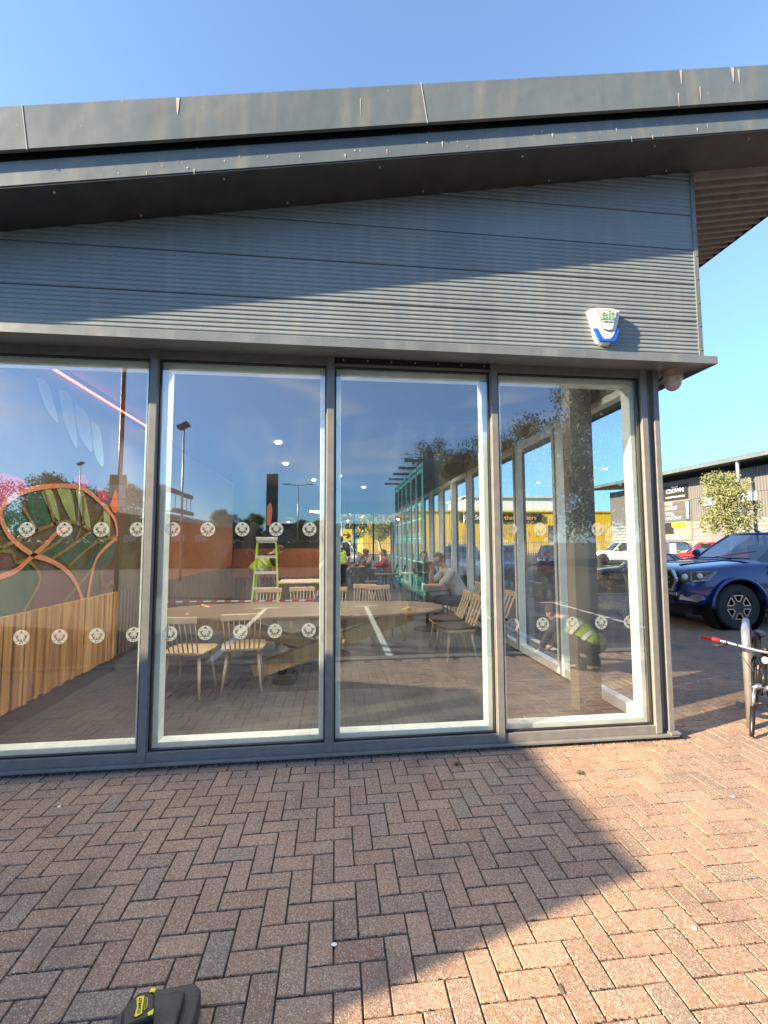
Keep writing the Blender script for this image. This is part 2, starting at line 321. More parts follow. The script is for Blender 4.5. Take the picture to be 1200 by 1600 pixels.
def text(body, size, m, parent, loc, rot, name='lettering', ext=.002, align='CENTER', sx=1):
    cu = bpy.data.curves.new(name, 'FONT'); cu.body = body; cu.size = size; cu.extrude = ext; cu.align_x = align; cu.align_y = 'CENTER'
    cu.materials.append(MT[m]); cu.resolution_u = 3; o = bpy.data.objects.new(name, cu); COL.objects.link(o)
    bpy.context.view_layer.update(); me = bpy.data.meshes.new_from_object(o.evaluated_get(bpy.context.evaluated_depsgraph_get()))
    bpy.data.objects.remove(o); bpy.data.curves.remove(cu); o = bpy.data.objects.new(name, me); COL.objects.link(o)
    if parent is not None:
        o.parent = parent; mw = WM[parent.name].inverted() @ Matrix.Translation(loc) @ Euler(rot).to_matrix().to_4x4() @ Matrix.Diagonal((sx,1,1,1))
        o.matrix_local = mw
    else: o.location = loc; o.rotation_euler = rot
    return o
def bake(o):
    bpy.context.view_layer.update()
    dg = bpy.context.evaluated_depsgraph_get(); me = bpy.data.meshes.new_from_object(o.evaluated_get(dg)); o.modifiers.clear(); o.data = me
# ------------------------------------------------------------------ ground
g = MB(); S = 900
g.quad((-S,-S,-.03),(S,-S,-.03),(S,S,-.03),(-S,S,-.03)); g.build('ground', 'asphalt', kind='structure')
b = MB(); b.box(-14, 12.6, -2.62, 9.2, -.029, -.008); b.build('paving_bed', 'sand', kind='structure')
RECT = []
def paving():
    vs, fs, cols = [], [], []
    def brick(x0, x1, y0, y1):
        if x1-x0 < .03 or y1-y0 < .03: return
        g_ = .0034; x0 += g_; x1 -= g_; y0 += g_; y1 -= g_; bv = .0025
        t = [random.uniform(-.0012, .0012) for _ in range(4)]; n = len(vs); h = random.uniform(-.0012, .0012)
        o4 = ((x0,y0),(x1,y0),(x1,y1),(x0,y1)); i4 = ((x0+bv,y0+bv),(x1-bv,y0+bv),(x1-bv,y1-bv),(x0+bv,y1-bv))
        vs.extend([(x, y, -.012) for x, y in o4]+[(x, y, -.0035+h) for x, y in o4]+[(i4[k][0], i4[k][1], h+t[k]) for k in range(4)])
        q = [(8,9,10,11)]+[(4+k, 4+(k+1)%4, 8+(k+1)%4, 8+k) for k in range(4)]+[(k, (k+1)%4, 4+(k+1)%4, 4+k) for k in range(4)]
        fs.extend([tuple(n+i for i in f) for f in q])
        r = random.random(); v = random.uniform(.78, 1.0); RECT.append((x0,x1,y0,y1))
        c = (.41,.245,.16) if r < .45 else ((.44,.275,.18) if r < .80 else ((.35,.225,.16) if r < .93 else ((.32,.24,.18) if r < .975 else (.36,.185,.125))))
        cols.extend([tuple(a*v for a in c)]*len(q))
    W = .1; X0, Y0, X1, Y1 = -4.6, -2.6, 12.4, 9.0
    ncx, ncy = int((X1-X0)/W), int((Y1-Y0)/W)
    def ok(x, y): return not (x < 2.76 and y > -.105)
    for c in range(ncx):
        for r in range(ncy):
            k = (c-r) % 4; x, y = X0+c*W, Y0+r*W
            cx, cyy = x+.05, y+.05
            if k == 0:
                a, bb = ok(cx, cyy), ok(cx+W, cyy)
                if a and bb: brick(x, x+2*W, y, y+W)
                elif a: brick(x, x+W, y, y+W)
                elif bb: brick(x+W, x+2*W, y, y+W)
            elif k == 3:
                a, bb = ok(cx, cyy), ok(cx, cyy+W)
                if a and bb: brick(x, x+W, y, y+2*W)
                elif a: brick(x, x+W, y, y+W)
                elif bb: brick(x, x+W, y+W, y+2*W)
    x = -4.6
    while x < 2.76: brick(x, min(x+.203, 2.79), -.1, .0); x += .203
    me = bpy.data.meshes.new('paving'); me.from_pydata(vs, [], fs); me.materials.append(MT['block'])
    ca = me.color_attributes.new('tint', 'FLOAT_COLOR', 'CORNER')
    buf = []
    for p in me.polygons: buf += [*cols[p.index], 1]*p.loop_total
    ca.data.foreach_set('color', buf)
    o = bpy.data.objects.new('paving', me); COL.objects.link(o); tag(o, kind='structure')
paving()
k = MB(); k.box(-14, 12.6, -2.80, -2.63, -.02, .012); k.build('kerb', 'kerb_stone', kind='structure', bevel=.01)
k = MB(); k.box(12.62, 12.75, -2.8, 9.2, -.02, .012); k.box(2.9, 12.6, 9.22, 9.36, -.02, .012); k.build('kerb', 'concrete', kind='structure')
k = MB()
for bx in (-1.69, .78, 3.28, 5.78):
    k.box(bx-.05, bx+.05, -7.8, -2.85, -.0295, -.0255); k.box(bx-.3, bx+.3, -7.95, -7.85, -.0295, -.0255)
for i in range(9): k.box(8+2.6*i, 8.1+2.6*i, 12, 17, -.0295, -.0255); k.box(8+2.6*i, 8.1+2.6*i, 24.5, 29.5, -.0295, -.0255)
k.build('parking_bay_markings', 'line_paint', kind='structure')
# ------------------------------------------------------------------ cafe building
B = empty('cafe_building', (2.97, 0, 0), 0, 'dark grey metal clad cafe with full height windows and a sloping roof', 'building')
SL = .1776
def ze(x): return 4.155+SL*x
def part(mb, name, m, **k): return mb.build(name, m, B, world=True, **k)
# micro-ribbed cladding (front)
cl = MB(); zs = [3.062, 3.372, 3.686, 3.987, 4.288, 4.60, 4.92]
def clip_strip(mb, ya, za, yb, zb, x1=2.945, x0=-8.):
    def xl(z): return max(x0, (z+.004-4.155)/SL)
    a, b2 = xl(za), xl(zb)
    if a >= x1: return
    mb.quad((a,ya,za),(x1,ya,za),(x1 if b2 < x1 else x1,yb,zb),(min(b2, x1),yb,zb))
cl.keep = True
for i in range(len(zs)-1):
    z0, z1 = zs[i]+.004, zs[i+1]-.004; n = 9; h = (z1-z0)/n
    flat = .35 if i == 3 else 1.0
    for j in range(n):
        za = z0+j*h; d = .0055*flat
        pr = [(-.2, 0), (-.2-d, .22), (-.2-d, .55), (-.2, .78), (-.2, 1)]
        for a, c in zip(pr, pr[1:]): clip_strip(cl, a[0], za+a[1]*h, c[0], za+c[1]*h)
    clip_strip(cl, -.2, z1, -.188, z1+.001); clip_strip(cl, -.188, z1+.001, -.188, z1+.007); clip_strip(cl, -.188, z1+.007, -.2, z1+.008)
part(cl, 'cladding', 'clad')
t = MB(); t.box(2.938, 2.975, -.212, -.17, 3.06, 4.66); t.box(2.955, 2.975, -.17, 17.1, 3.06, 4.66)
for q in range(8): t.box(2.95, 2.962, -.217, -.212, 3.13+q*.2, 3.14+q*.2)
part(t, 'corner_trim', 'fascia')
t = MB(); t.box(-8, 2.95, -.16, -.02, 3.045, 3.12); t.prism([(-8,-.18,3.07),(2.93,-.18,3.07),(2.93,-.18,4.66),(-5.8,-.18,3.13)], (0,.12,0)); part(t, 'wall', 'frame_dark')
t = MB(); t.box(-8, 3.04, -.27, -.262, 2.998, 3.06); t.box(-8, 3.04, -.262, -.2, 3.05, 3.06); t.prism([(-8,-.262,3.0),(-8,.06,3.042),(-8,.06,3.046),(-8,-.262,3.004)], (11.04,0,0))
t.box(3.032, 3.04, -.262, 17.1, 2.998, 3.06); t.box(2.68, 3.032, .06, 17.1, 3.04, 3.046); t.box(2.96, 3.032, -.2, 17.1, 3.05, 3.06)
part(t, 'ledge', 'ledge')
# roof: sloped slab with two stepped fascias
def slab(mb, x0, x1, y0, y1, a, b2):
    mb.prism([(x0,y0,ze(x0)+a),(x1,y0,ze(x1)+a),(x1,y0,ze(x1)+b2),(x0,y0,ze(x0)+b2)], (0,y1-y0,0))
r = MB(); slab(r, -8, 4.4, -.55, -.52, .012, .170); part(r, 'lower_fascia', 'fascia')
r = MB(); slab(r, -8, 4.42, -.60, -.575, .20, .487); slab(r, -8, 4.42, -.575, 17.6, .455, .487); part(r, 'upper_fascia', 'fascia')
r = MB(); slab(r, -8, 4.37, -.515, 17.5, .012, .45); part(r, 'roof', 'seam')
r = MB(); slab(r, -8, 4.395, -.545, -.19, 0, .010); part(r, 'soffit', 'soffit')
for x, y in [(-2.4+1.02*i, -.24) for i in range(6)]+[(x+.3, -.49) for x in (-2.1, -1.05, 0, 1.05, 2.1, 2.9)]:
    r = MB(); r.ball((x, y, ze(x)-.002), .009, 8, 6); part(r, 'screw', 'steel')
for xj in (-1.9, .62):
    r = MB(); r.prism([(xj,-.603,ze(xj)+.19),(xj+.004,-.603,ze(xj)+.19),(xj-.04,-.603,ze(xj)+.488),(xj-.044,-.603,ze(xj)+.488)], (0,.002,0)); part(r, 'joint_line', 'dropping')
r = MB(); r.keep = True  # droppings under the top edge
for x, dz, wd in ((-1.02,.48,.022),(2.55,.48,.02),(2.98,.48,.03),(3.03,.46,.018),(2.7,.34,.012),(.16,.4,.006),(2.52,.3,.012)):
    z = ze(x)+dz
    r.quad((x-wd/2,-.6025,z),(x+wd/2,-.6025,z),(x+wd*.35,-.6025,z-.06),(x+wd*.1,-.6025,z-.12),(x-wd*.2,-.6025,z-.10))
for i in range(46):
    x = random.uniform(-2.4, 3.3); z = ze(x)+random.uniform(.02,.12); a = random.uniform(.003,.008); l = random.uniform(.006,.05) if random.random() < .3 else a
    r.quad((x-a,-.5525,z),(x+a*.5,-.5525,z+a),(x+a,-.5525,z),(x+a*.4,-.5525,z-l))
tag(part(r, 'droppings', 'dropping'), kind='stuff')
# debris line between fascias
r = MB()
for i in range(150):
    x = random.uniform(-2.6, 3.4); a = random.uniform(.004,.012); z = ze(x)+.176
    r.ball((x, -.535+random.uniform(-.01,.01), z+random.uniform(-.003,.004)), (a, .008, .004), 6, 4)
tag(part(r, 'debris', 'bark'), kind='stuff')
# corrugated soffit under side overhang
r = MB(); r.keep = True; y = -.19; pr = [(0,0),(.028,0),(.045,-.035),(.077,-.035),(.095,0)]
while y < 17.5:
    for (a, za), (c, zc) in zip(pr, pr[1:]):
        r.quad((2.97,y+a,ze(2.97)+.008+za),(4.39,y+a,ze(4.39)+.008+za),(4.39,y+c,ze(4.39)+.008+zc),(2.97,y+c,ze(2.97)+.008+zc))
    y += .095
part(r, 'ribbed_soffit', 'brown_soffit')
r = MB(); slab(r, 4.39, 4.41, -.55, 17.6, -.03, .2); part(r, 'verge_trim', 'seam')
# plinth and sills
t = MB(); t.box(-8, 2.74, .0, .1, -.02, .026); t.box(2.64, 2.74, .1, 17, -.02, .026); part(t, 'plinth', 'plinth')
t = MB(); t.box(-8, 2.735, -.045, .06, .028, .046); t.box(2.66, 2.745, -.05, .1, .046, .062); t.box(2.7, 2.745, .06, 17, .028, .046); part(t, 'sill', 'frame', bevel=.003)
# front frames
ml = [-5.27, -3.965, -2.66, -1.345, -.038, 1.277]
t = MB(); t.box(-8, 2.555, -.012, .06, .046, .112); part(t, 'bottom_rail', 'frame', bevel=.003)
t = MB(); t.box(-8, 2.61, .0, .06, 2.965, 3.042); part(t, 'top_rail', 'frame', bevel=.002)
t = MB(); t.box(-.012, 1.251, -.004, -.0005, 2.985, 3.035)
part(t, 'head_gasket', 'gasket')
for i in range(7):
    t = MB(); t.ball((.06+i*.19, -.006, 3.012), .007, 8, 5); part(t, 'rivet', 'steel')
for x in ml:
    t = MB(); t.box(x-.027, x+.027, -.022, .10, .047, 3.041); t.box(x-.034, x+.034, -.004, .055, .112, 2.965); part(t, 'mullion', 'frame', bevel=.003)
t = MB(); t.box(2.555, 2.607, -.022, .07, .05, 3.041); t.box(2.607, 2.675, .03, .09, .046, 3.041); t.box(2.675, 2.722, -.012, .10, .062, 3.041); part(t, 'corner_post', 'frame', bevel=.003)
# side frames
sm = [1.55, 2.72, 3.89, 5.06, 6.23, 7.40, 8.57, 9.74, 10.91, 12.08, 13.25, 14.42, 15.6, 16.95]
for y in sm:
    t = MB(); t.box(2.60, 2.742, y-.03, y+.03, .047, 3.041); part(t, 'mullion', 'frame', bevel=.003)
t = MB(); t.box(2.66, 2.73, .10, 17, .047, .112); t.box(2.66, 2.73, .10, 17, 2.965, 3.041); part(t, 'side_rail', 'frame')
# logo sticker mesh: round frosted mark with wave stripes and a crowned figure cut out
def sticker_mesh():
    n = 30; mb = MB(); mb.keep = True; R_ = .052
    def on(u, v):
        r = math.hypot(u, v)
        if r > 1: return False
        if r > .90: return True
        a = abs(u)
        if a < .17 and -.28 < v < .12: return not ((.05 < a < .12 and -.02 < v < .05) or (a < .07 and -.18 < v < -.13))  # face
        if a < .42 and .20 < v < .62: return not ((v > .45 and a > .12 and (a*7) % 1 < .35) or (.28 < v < .36 and .08 < a < .30) or (v>.5 and a<.08))   # crown
        if a < .10 and v < -.35: return v < -.62 and a < .05
        if a < .25 and v <= -.28: return math.sin((v)*26) > -.2
        w_ = math.hypot(a-.62, v*.9+.12)
        return math.sin(11*a+9*abs(v)-2.2) > -.35 and not (.30 < w_ < .38)
    for i in range(n):
        for j in range(n):
            u, v = (i+.5)/n*2-1, (j+.5)/n*2-1
            if on(u, v):
                x0, x1, z0, z1 = R_*(i/n*2-1), R_*((i+1)/n*2-1), R_*(j/n*2-1), R_*((j+1)/n*2-1)
                mb.quad((x0,0,z0),(x1,0,z0),(x1,0,z1),(x0,0,z1))
    me = bpy.data.meshes.new('logo_sticker'); me.from_pydata(mb.v, [], mb.f); me.materials.append(MT['sticker']); return me
STK = sticker_mesh()
def sticker(parent, x, y, z, rz=0):
    o = bpy.data.objects.new('logo_sticker', STK); COL.objects.link(o); o.parent = parent
    o.matrix_local = WM[parent.name].inverted() @ Matrix.Translation((x, y, z)) @ Matrix.Rotation(rz, 4, 'Z')
PY = .02
edges = ml+[2.582]
for i in range(len(ml)):
    x0, x1 = edges[i]+.034, edges[i+1]-.034
    t = MB(); t.keep = True; t.quad((x0,PY,.118),(x1,PY,.118),(x1,PY,2.962),(x0,PY,2.962))
    p = part(t, 'window_pane', 'glass_new' if i == 4 else 'glass')
    if i in (3, 2, 5):
        for k_ in range(5):
            for z in (1.685, .928):
                if i == 5 and z > 1 and k_ in (2, 4): continue
                if i == 5: xs = 1.40+.248*k_
                elif i == 3: xs = -1.19+.249*k_
                else: xs = -2.43+.248*k_
                sticker(p, xs, PY-.003, z)
    t = MB()   # black gasket line round the pane
    for a in ((x0,x1,.112,.124),(x0,x1,2.953,2.965),(x0,x0+.010,.124,2.953),(x1-.010,x1,.124,2.953)): t.box(a[0],a[1],.006,.034,a[2],a[3])
    part(t, 'glazing_gasket', 'gasket')
    t = MB()   # pale inner lining
    f0, f1 = x0+.004, x1-.004
    for a in ((f0,f1,.052,.150),(f0,f1,2.915,2.985),(f0,f0+.042,.150,2.915),(f1-.042,f1,.150,2.915)): t.box(a[0],a[1],.062,.17,a[2],a[3])
    part(t, 'inner_frame', 'inner', bevel=.004)
ys = [.10]+sm
for i in range(len(sm)):
    y0, y1 = ys[i]+.03, ys[i+1]-.03
    t = MB(); t.keep = True; t.quad((2.70,y0,.112),(2.70,y1,.112),(2.70,y1,2.965),(2.70,y0,2.965)); p = part(t, 'window_pane', 'glass_side')
    if i < 6:
        for k_ in range(4):
            for z in (1.685, .93): sticker(p, 2.703, y0+.16+k_*.26, z, PI/2)
    t = MB()
    for a in ((y0,y1,.052,.150),(y0,y1,2.915,2.985),(y0,y0+.035,.150,2.915),(y1-.035,y1,.150,2.915)): t.box(2.59,2.685,a[0],a[1],a[2],a[3])
    part(t, 'inner_frame', 'inner', bevel=.004)
# far glazed wall
for x0, x1 in ((.02,.86),(.92,1.74),(1.80,2.58)):
    t = MB(); t.keep = True; t.quad((x0,17.0,.1),(x1,17.0,.1),(x1,17.0,2.93),(x0,17.0,2.93)); part(t, 'window_pane', 'glass_side')
    t = MB(); t.box(x1, x1+.06, 16.95, 17.05, .0, 2.95); part(t, 'mullion', 'gasket')
t = MB(); t.box(-8, .02, 16.95, 17.05, 0, 3.4); t.box(.02, 2.7, 16.95, 17.05, 2.93, 3.4); t.box(.02,2.7,16.95,17.05,0,.1); part(t, 'rear_wall', 'inside_wall')
t = MB(); t.box(-8, 2.6, .18, 17, 3.36, 3.42); part(t, 'ceiling_panel', 'ceiling')
t = MB(); t.box(-8, 2.68, .06, .17, 2.99, 3.42); t.box(2.58, 2.68, .17, 17, 2.99, 3.42); part(t, 'bulkhead', 'inside_wall')
t = MB(); t.box(-8, -7.9, .1, 17, 0, 3.4); part(t, 'end_wall', 'inside_wall')
t = MB(); t.box(2.24, 2.46, .55, .70, .0, 3.36); part(t, 'column', 'frame_dark')
fl = MB(); fl.box(-7.9, 2.64, .1, 16.95, -.015, .028); fl.build('floor', 'tile', kind='structure')
fl = MB(); fl.keep = True
for i in range(12):
    x = -7.5+.9*i; fl.quad((x,.17,.0285),(x+.006,.17,.0285),(x+.006,16.9,.0285),(x,16.9,.0285))
for i in range(19):
    y = .55+.9*i; fl.quad((-7.9,y,.0287),(2.58,y,.0287),(2.58,y+.006,.0287),(-7.9,y+.006,.0287))
fl.build('floor_joints', 'grout', kind='structure')
# left inside wall with slats and mural
t = MB(); t.box(-2.90, -2.73, .18, 2.50, .0, 3.36); t.box(-2.98, -2.90, .18, 9.5, .0, 3.36); part(t, 'partition_wall', 'mural_base')
t = MB(); t.box(-2.73, -2.70, .18, 2.50, .028, .19); part(t, 'skirting', 'skirting')
y = .18; i = 0
sl = [MB(), MB(), MB()]
while y < 2.49:
    wd = random.choice((.05,.05,.06,.08)); wd = min(wd, 2.5-y); d = random.choice((.0,.012,.02))
    sl[random.choice((0,0,1,2))].box(-2.73, -2.695+d, y+.001, y+wd-.003, .19+random.uniform(0,.012), .985); y += wd
mm = MB()
for q in range(3):
    mm.cur = q; mm.add(sl[q].v, sl[q].f)
part(mm, 'slat_panel', ['oak','oak2','oak3'])
t = MB(); y = 2.52
while y < 9.45: t.box(-2.90, -2.85, y, y+.05, .12, .95); y += .10
part(t, 'slat_panel', 'oak_dark')
t = MB(); t.box(-2.90, -2.884, 2.52, 4.2, .95, 2.0); part(t, 'painted_panel', 'mural_base')
t = MB(); t.box(-2.90, -2.885, 4.2, 9.48, .95, 2.0); part(t, 'painted_panel', 'orange_paint')
t = MB(); t.box(-2.90, -2.885, 2.52, 9.48, 2.0, 3.3); part(t, 'upper_panel', 'inside_wall')
t = MB(); t.box(-2.70, -2.690, 1.78, 1.95, .50, .60)
part(t, 'socket_outlet', 'black')
t = MB(); t.box(-2.72, -2.695, .4, 3.6, 3.262, 3.274); part(t, 'strip_light', 'strip_light')
MUR = {
'pink':[[(0.2,1.24),(0.54,1.31),(0.75,1.36),(0.95,1.48),(1.12,1.58),(1.27,1.69),(1.46,1.74)],[(0.95,1.48),(0.7,1.61),(0.55,1.77),(0.56,1.9),(0.78,2.04),(1.17,2.14),(1.66,2.18),(2.06,2.06),(2.40,1.88),(2.48,1.68)],[(0.95,1.48),(1.23,1.41),(1.47,1.3),(1.64,1.16),(1.76,0.99)],[(2.48,1.65),(2.32,1.59),(2.04,1.43),(1.93,1.22),(1.87,0.98)]],
'olive':[[(0.2,1.48),(0.52,1.54),(0.97,1.7),(1.46,1.81),(1.95,1.71),(2.1,1.58)],[(0.99,1.7),(0.83,1.86),(0.67,1.99)],[(1.25,1.76),(1.14,1.95),(1.05,2.09)],[(0.99,1.48),(1.26,1.58),(1.52,1.73)],[(1.22,1.44),(1.58,1.58),(1.88,1.72)],[(1.49,1.35),(1.96,1.58),(2.47,1.67)],[(0.3,1.53),(0.65,1.52),(0.75,1.43),(0.91,1.42),(1.06,1.25),(0.86,0.99)],[(2.12,1.26),(2.18,1.09)],[(2.25,1.06),(2.4,1.11),(2.49,1.0)],[(1.45,1.0),(1.83,1.23),(1.98,1.36)],[(1.60,1.62),(1.72,1.85),(1.70,2.1)],[(1.9,1.72),(2.1,1.9),(2.15,2.02)]]}
MP = {'leaf_light':[[(1.02,2.07),(1.17,2.1),(1.32,1.82),(1.16,1.9)],[(1.25,2.12),(1.47,2.14),(1.59,1.78),(1.42,1.91)],[(1.56,2.15),(1.71,2.15),(1.88,1.76),(1.7,1.88)],[(2.12,2.05),(2.27,2.0),(2.31,1.67),(2.18,1.77)]],
'leaf_dark':[[(0.54,1.76),(0.6,1.93),(0.74,2.0),(0.86,1.87),(0.94,1.72),(0.66,1.65)],[(0.82,2.04),(1.01,2.09),(1.12,1.92),(1.19,1.8),(0.99,1.76),(0.87,1.9)],[(0.99,1.48),(1.31,1.66),(1.63,1.73),(1.27,1.46)],[(1.33,1.42),(1.76,1.68),(2.06,1.73),(1.66,1.38)],[(1.72,1.3),(2.1,1.58),(2.47,1.62),(2.4,1.42),(1.98,1.25)],[(0.2,1.2),(0.54,1.3),(0.83,1.39),(1.02,1.34),(1.01,1.14),(0.84,1.0),(0.2,0.99)]],
'maroon':[[(0.2,1.5),(0.67,1.5),(0.79,1.4),(0.2,1.38)],[(1.09,1.34),(1.38,1.32),(1.68,1.1),(1.72,0.99),(1.03,1.0)],[(2.12,1.26),(2.46,1.34),(2.46,1.14),(2.17,1.02)]],
'magenta':[[(0.3,2.15),(0.69,2.16),(0.84,2.07),(0.56,1.9),(0.3,1.84)],[(1.51,2.28),(1.71,2.33),(1.8,2.23),(1.6,2.18)],[(1.98,2.23),(2.19,2.21),(2.23,2.1),(2.03,2.11)]],
'mural_orange':[[(2.28,2.04),(2.40,2.26),(2.47,2.11),(2.47,1.99),(2.37,1.97)]],
'pale_leaf':[[(0.87,3.1),(1.05,3.1),(1.22,2.78),(1.02,2.88)],[(1.2,3.1),(1.41,3.1),(1.56,2.6),(1.32,2.81)],[(1.47,3.06),(1.72,2.99),(1.85,2.62),(1.59,2.74)],[(1.8,2.95),(2.0,2.9),(2.1,2.5),(1.9,2.6)]]}
def smooth_line(pts, n=8):
    P = [Vector(p) for p in pts]; out = []
    for i in range(len(P)-1):
        p0, p1, p2, p3 = P[max(i-1,0)], P[i], P[i+1], P[min(i+2,len(P)-1)]
        for k in range(n):
            t_ = k/n; out.append(.5*((2*p1)+(p2-p0)*t_+(2*p0-5*p1+4*p2-p3)*t_*t_+(3*p1-3*p2+p3-p0)*t_**3))
    out.append(P[-1]); return out
def mural(name, m, layer, polys=None, lines=None, wd=.05):
    mb = MB(); mb.keep = True; X = -2.728+layer*.0015
    for q in polys or []:
        L = smooth_line([(a, c) for a, c in q]+[q[0]], 5)[:-1]; mb.quad(*[(X, p.x, p.y) for p in L])
    for q in lines or []:
        L = smooth_line(q)
        for a, c in zip(L, L[1:]):
            d = (c-a); nrm = Vector((-d.y, d.x)).normalized()*wd/2; e = d.normalized()*.004
            mb.quad((X,(a+nrm).x,(a+nrm).y),(X,(c+nrm+e).x,(c+nrm+e).y),(X,(c-nrm+e).x,(c-nrm+e).y),(X,(a-nrm).x,(a-nrm).y))
    part(mb, name, m)
mural('mural_leaf', 'leaf_dark', 1, MP['leaf_dark']); mural('mural_patch', 'maroon', 2, MP['maroon']); mural('mural_leaf', 'leaf_light', 3, MP['leaf_light'])
mural('mural_flower', 'magenta', 4, MP['magenta']); mural('mural_flower', 'mural_orange', 5, MP['mural_orange']); mural('mural_leaf', 'pale_leaf', 2.5, MP['pale_leaf'])
mural('mural_stem', 'olive', 6, lines=MUR['olive'], wd=.035); mural('mural_ribbon', 'pink', 7, lines=MUR['pink'], wd=.047)
# back booth wall
t = MB(); t.box(-2.85, -.15, 9.5, 9.62, .62, 1.42); part(t, 'booth_panel', 'orange_paint')
t = MB(); x = -2.85
while x < -.2: t.box(x, x+.06, 9.48, 9.6, .03, .62); x += .12
part(t, 'booth_slats', 'oak_dark')
# pendant and spot lights
def pendant(x, y, z, label):
    e = empty('pendant_lamp', (x, y, z), 0, label, 'lamp', 'woven pendant lamps hanging inside the cafe')
    m_ = MB(); m_.lathe([(.05,.16),(.22,.10),(.27,0),(.265,0),(.21,.09),(.04,.15)], n=20); m_.build('lamp_shade', 'wicker', e, smooth=True)
    m_ = MB(); m_.tube([(0,0,.15),(0,0,3.36-z)], .006, 6); m_.build('cord', 'black', e)
    m_ = MB(); m_.ball((0,0,.04), .05); m_.build('bulb', 'lamp_white', e, smooth=True)
pendant(.45, 12.5, 2.38, 'woven pendant lamp above the seats by the far window')
pendant(1.55, 7.4, 2.15, 'woven pendant lamp glowing behind the teal rack reflection')
pendant(-1.6, 12.0, 2.30, 'woven pendant lamp above the ladder')
for i, (x, y) in enumerate(((-1.1,6.5),(-.6,9.0),(-1.0,4.4),(.1,8.2),(.9,10.5))):
    m_ = MB(); m_.lathe([(0,0),(.05,0),(.06,.025),(.0,.03)], (0,0,0), n=16)
    o = m_.build('downlight', 'spot_white', None); o.location = (x, y, 3.33)
    tag(o, ['ceiling downlight above the long table in the second window', 'small ceiling downlight right of the totem sign', 'ceiling downlight nearest the front glass', 'ceiling downlight above the middle of the room', 'ceiling downlight farthest back on the right'][i], 'downlight', 'round downlights in the cafe ceiling')
m_ = MB(); m_.bar((-.75,10.2,2.55),(-.05,9.3,2.42), .05, .05); o = m_.build('tube_light', 'spot_white'); tag(o, 'slim white linear tube light hanging over the booth wall', 'lamp')
for i, (x, y, p_) in enumerate(((-1.1,6.5,45),(-.6,9.0,45),(-1.0,4.4,45),(.1,8.2,45),(.9,10.5,45),(-2.0,.45,34),(-.7,.45,34),(.6,.45,30),(1.9,.45,16),(-1.9,2.8,45),(.4,2.8,45),(1.6,6.0,40),(1.4,13.5,40),(-1.5,13.0,40))):  # lamps at the downlights, plus unseen fill added above the window and deeper in
    ld = bpy.data.lights.new('downlight_and_fill_lamp', 'AREA'); ld.shape = 'DISK'; ld.size = .12; ld.energy = p_*(.20 if y < 1 else .25); ld.color = (1,.87,.72); ld.spread = math.radians(150)
    lo = bpy.data.objects.new('downlight_and_fill_lamp', ld); COL.objects.link(lo); lo.location = (x, y, 3.31 if y > 1 else 3.24); lo.rotation_euler = (0,0,0)
# ------------------------------------------------------------------ wall fittings outside
A = empty('alarm_box', (2.105, -.205, 3.27), 0, 'white wedge shaped burglar alarm box with blue lens on the grey cladding', 'alarm box')
def outline(w1, w2, h, n=6):
    pts = [(-w1/2, h/2-.01), (-w1*.25, h/2+.004), (w1*.25, h/2+.004), (w1/2, h/2-.01)]
    pts += [(w2/2+.02, -h/2+.05), (w2/2, -h/2+.015), (w2*.25, -h/2), (-w2*.25, -h/2), (-w2/2, -h/2+.015), (-w2/2-.02, -h/2+.05)]
    return pts
def loft(rings, name, m, parent, **k):
    mb = MB(); n = len(rings[0])
    for rg in rings: mb.v += [tuple(p) for p in rg]
    for i in range(len(rings)-1): mb.f += [(i*n+j, i*n+(j+1)%n, (i+1)*n+(j+1)%n, (i+1)*n+j) for j in range(n)]
    mb.f += [tuple(range(n))[::-1], tuple((len(rings)-1)*n+j for j in range(n))]; mb.m = [0]*len(mb.f)
    return mb.build(name, m, parent, **k)
o0 = outline(.262, .11, .285); o1 = outline(.255, .105, .278); o2 = outline(.205, .075, .235)
loft([[(x,.005,z) for x,z in o0], [(x,-.05,z) for x,z in o1], [(x,-.072,z+.004) for x,z in o2]], 'alarm_case', 'white_plastic', A, smooth=False, bevel=.004)
lp = [(-.078,.098),(.078,.098),(.035,-.055),(.0,-.066),(-.035,-.055)]
m_ = MB(); m_.prism([(x,-.074,z+.012) for x,z in lp], (0,-.005,0)); m_.build('label_rim', 'label_dark', A)
m_ = MB(); m_.prism([(x*.95,-.0795,z*.95+.012) for x,z in lp], (0,-.002,0)); m_.build('label_panel', 'label_grey', A)
m_ = MB(); m_.prism([(x,-.046,z) for x,z in ((-.112,-.030),(-.080,-.030),(-.052,-.078),(-.03,-.088),(.03,-.088),(.052,-.078),(.080,-.030),(.104,-.030),(.066,-.125),(.048,-.134),(-.048,-.134),(-.068,-.125))], (0,-.022,0)); m_.build('blue_lens', 'blue_lens', A, bevel=.003)
text('eit', .098, 'label_green', A, (2.105, -.2875, 3.345), (PI/2,0,0), sx=1.1)
text('ELECTRONIC SECURITY', .0125, 'label_green', A, (2.105, -.2875, 3.306), (PI/2,0,0))
text('01273 410410', .014, 'label_dark', A, (2.105, -.2875, 3.286), (PI/2,0,0))
Cm = empty('dome_camera', (2.85, -.02, 3.035), 0, 'beige dome security camera under the ledge corner', 'security camera')
m_ = MB(); m_.lathe([(0,0),(.075,0),(.078,-.012),(.074,-.06),(.078,-.066),(.078,-.078),(.066,-.082),(0,-.082)], n=28); m_.build('mount', 'dome', Cm, smooth=False)
m_ = MB(); m_.lathe([(.066,-.082),(.066,-.11),(.058,-.14),(.042,-.163),(.02,-.176),(0,-.18)], n=28); m_.build('dome_cover', 'dome', Cm, smooth=True)
m_ = MB(); m_.tube([(-.02,0,-.005),(-.10,.06,-.09),(-.12,.1,-.1)], .008, 8); m_.build('cable', 'black', Cm, smooth=True)
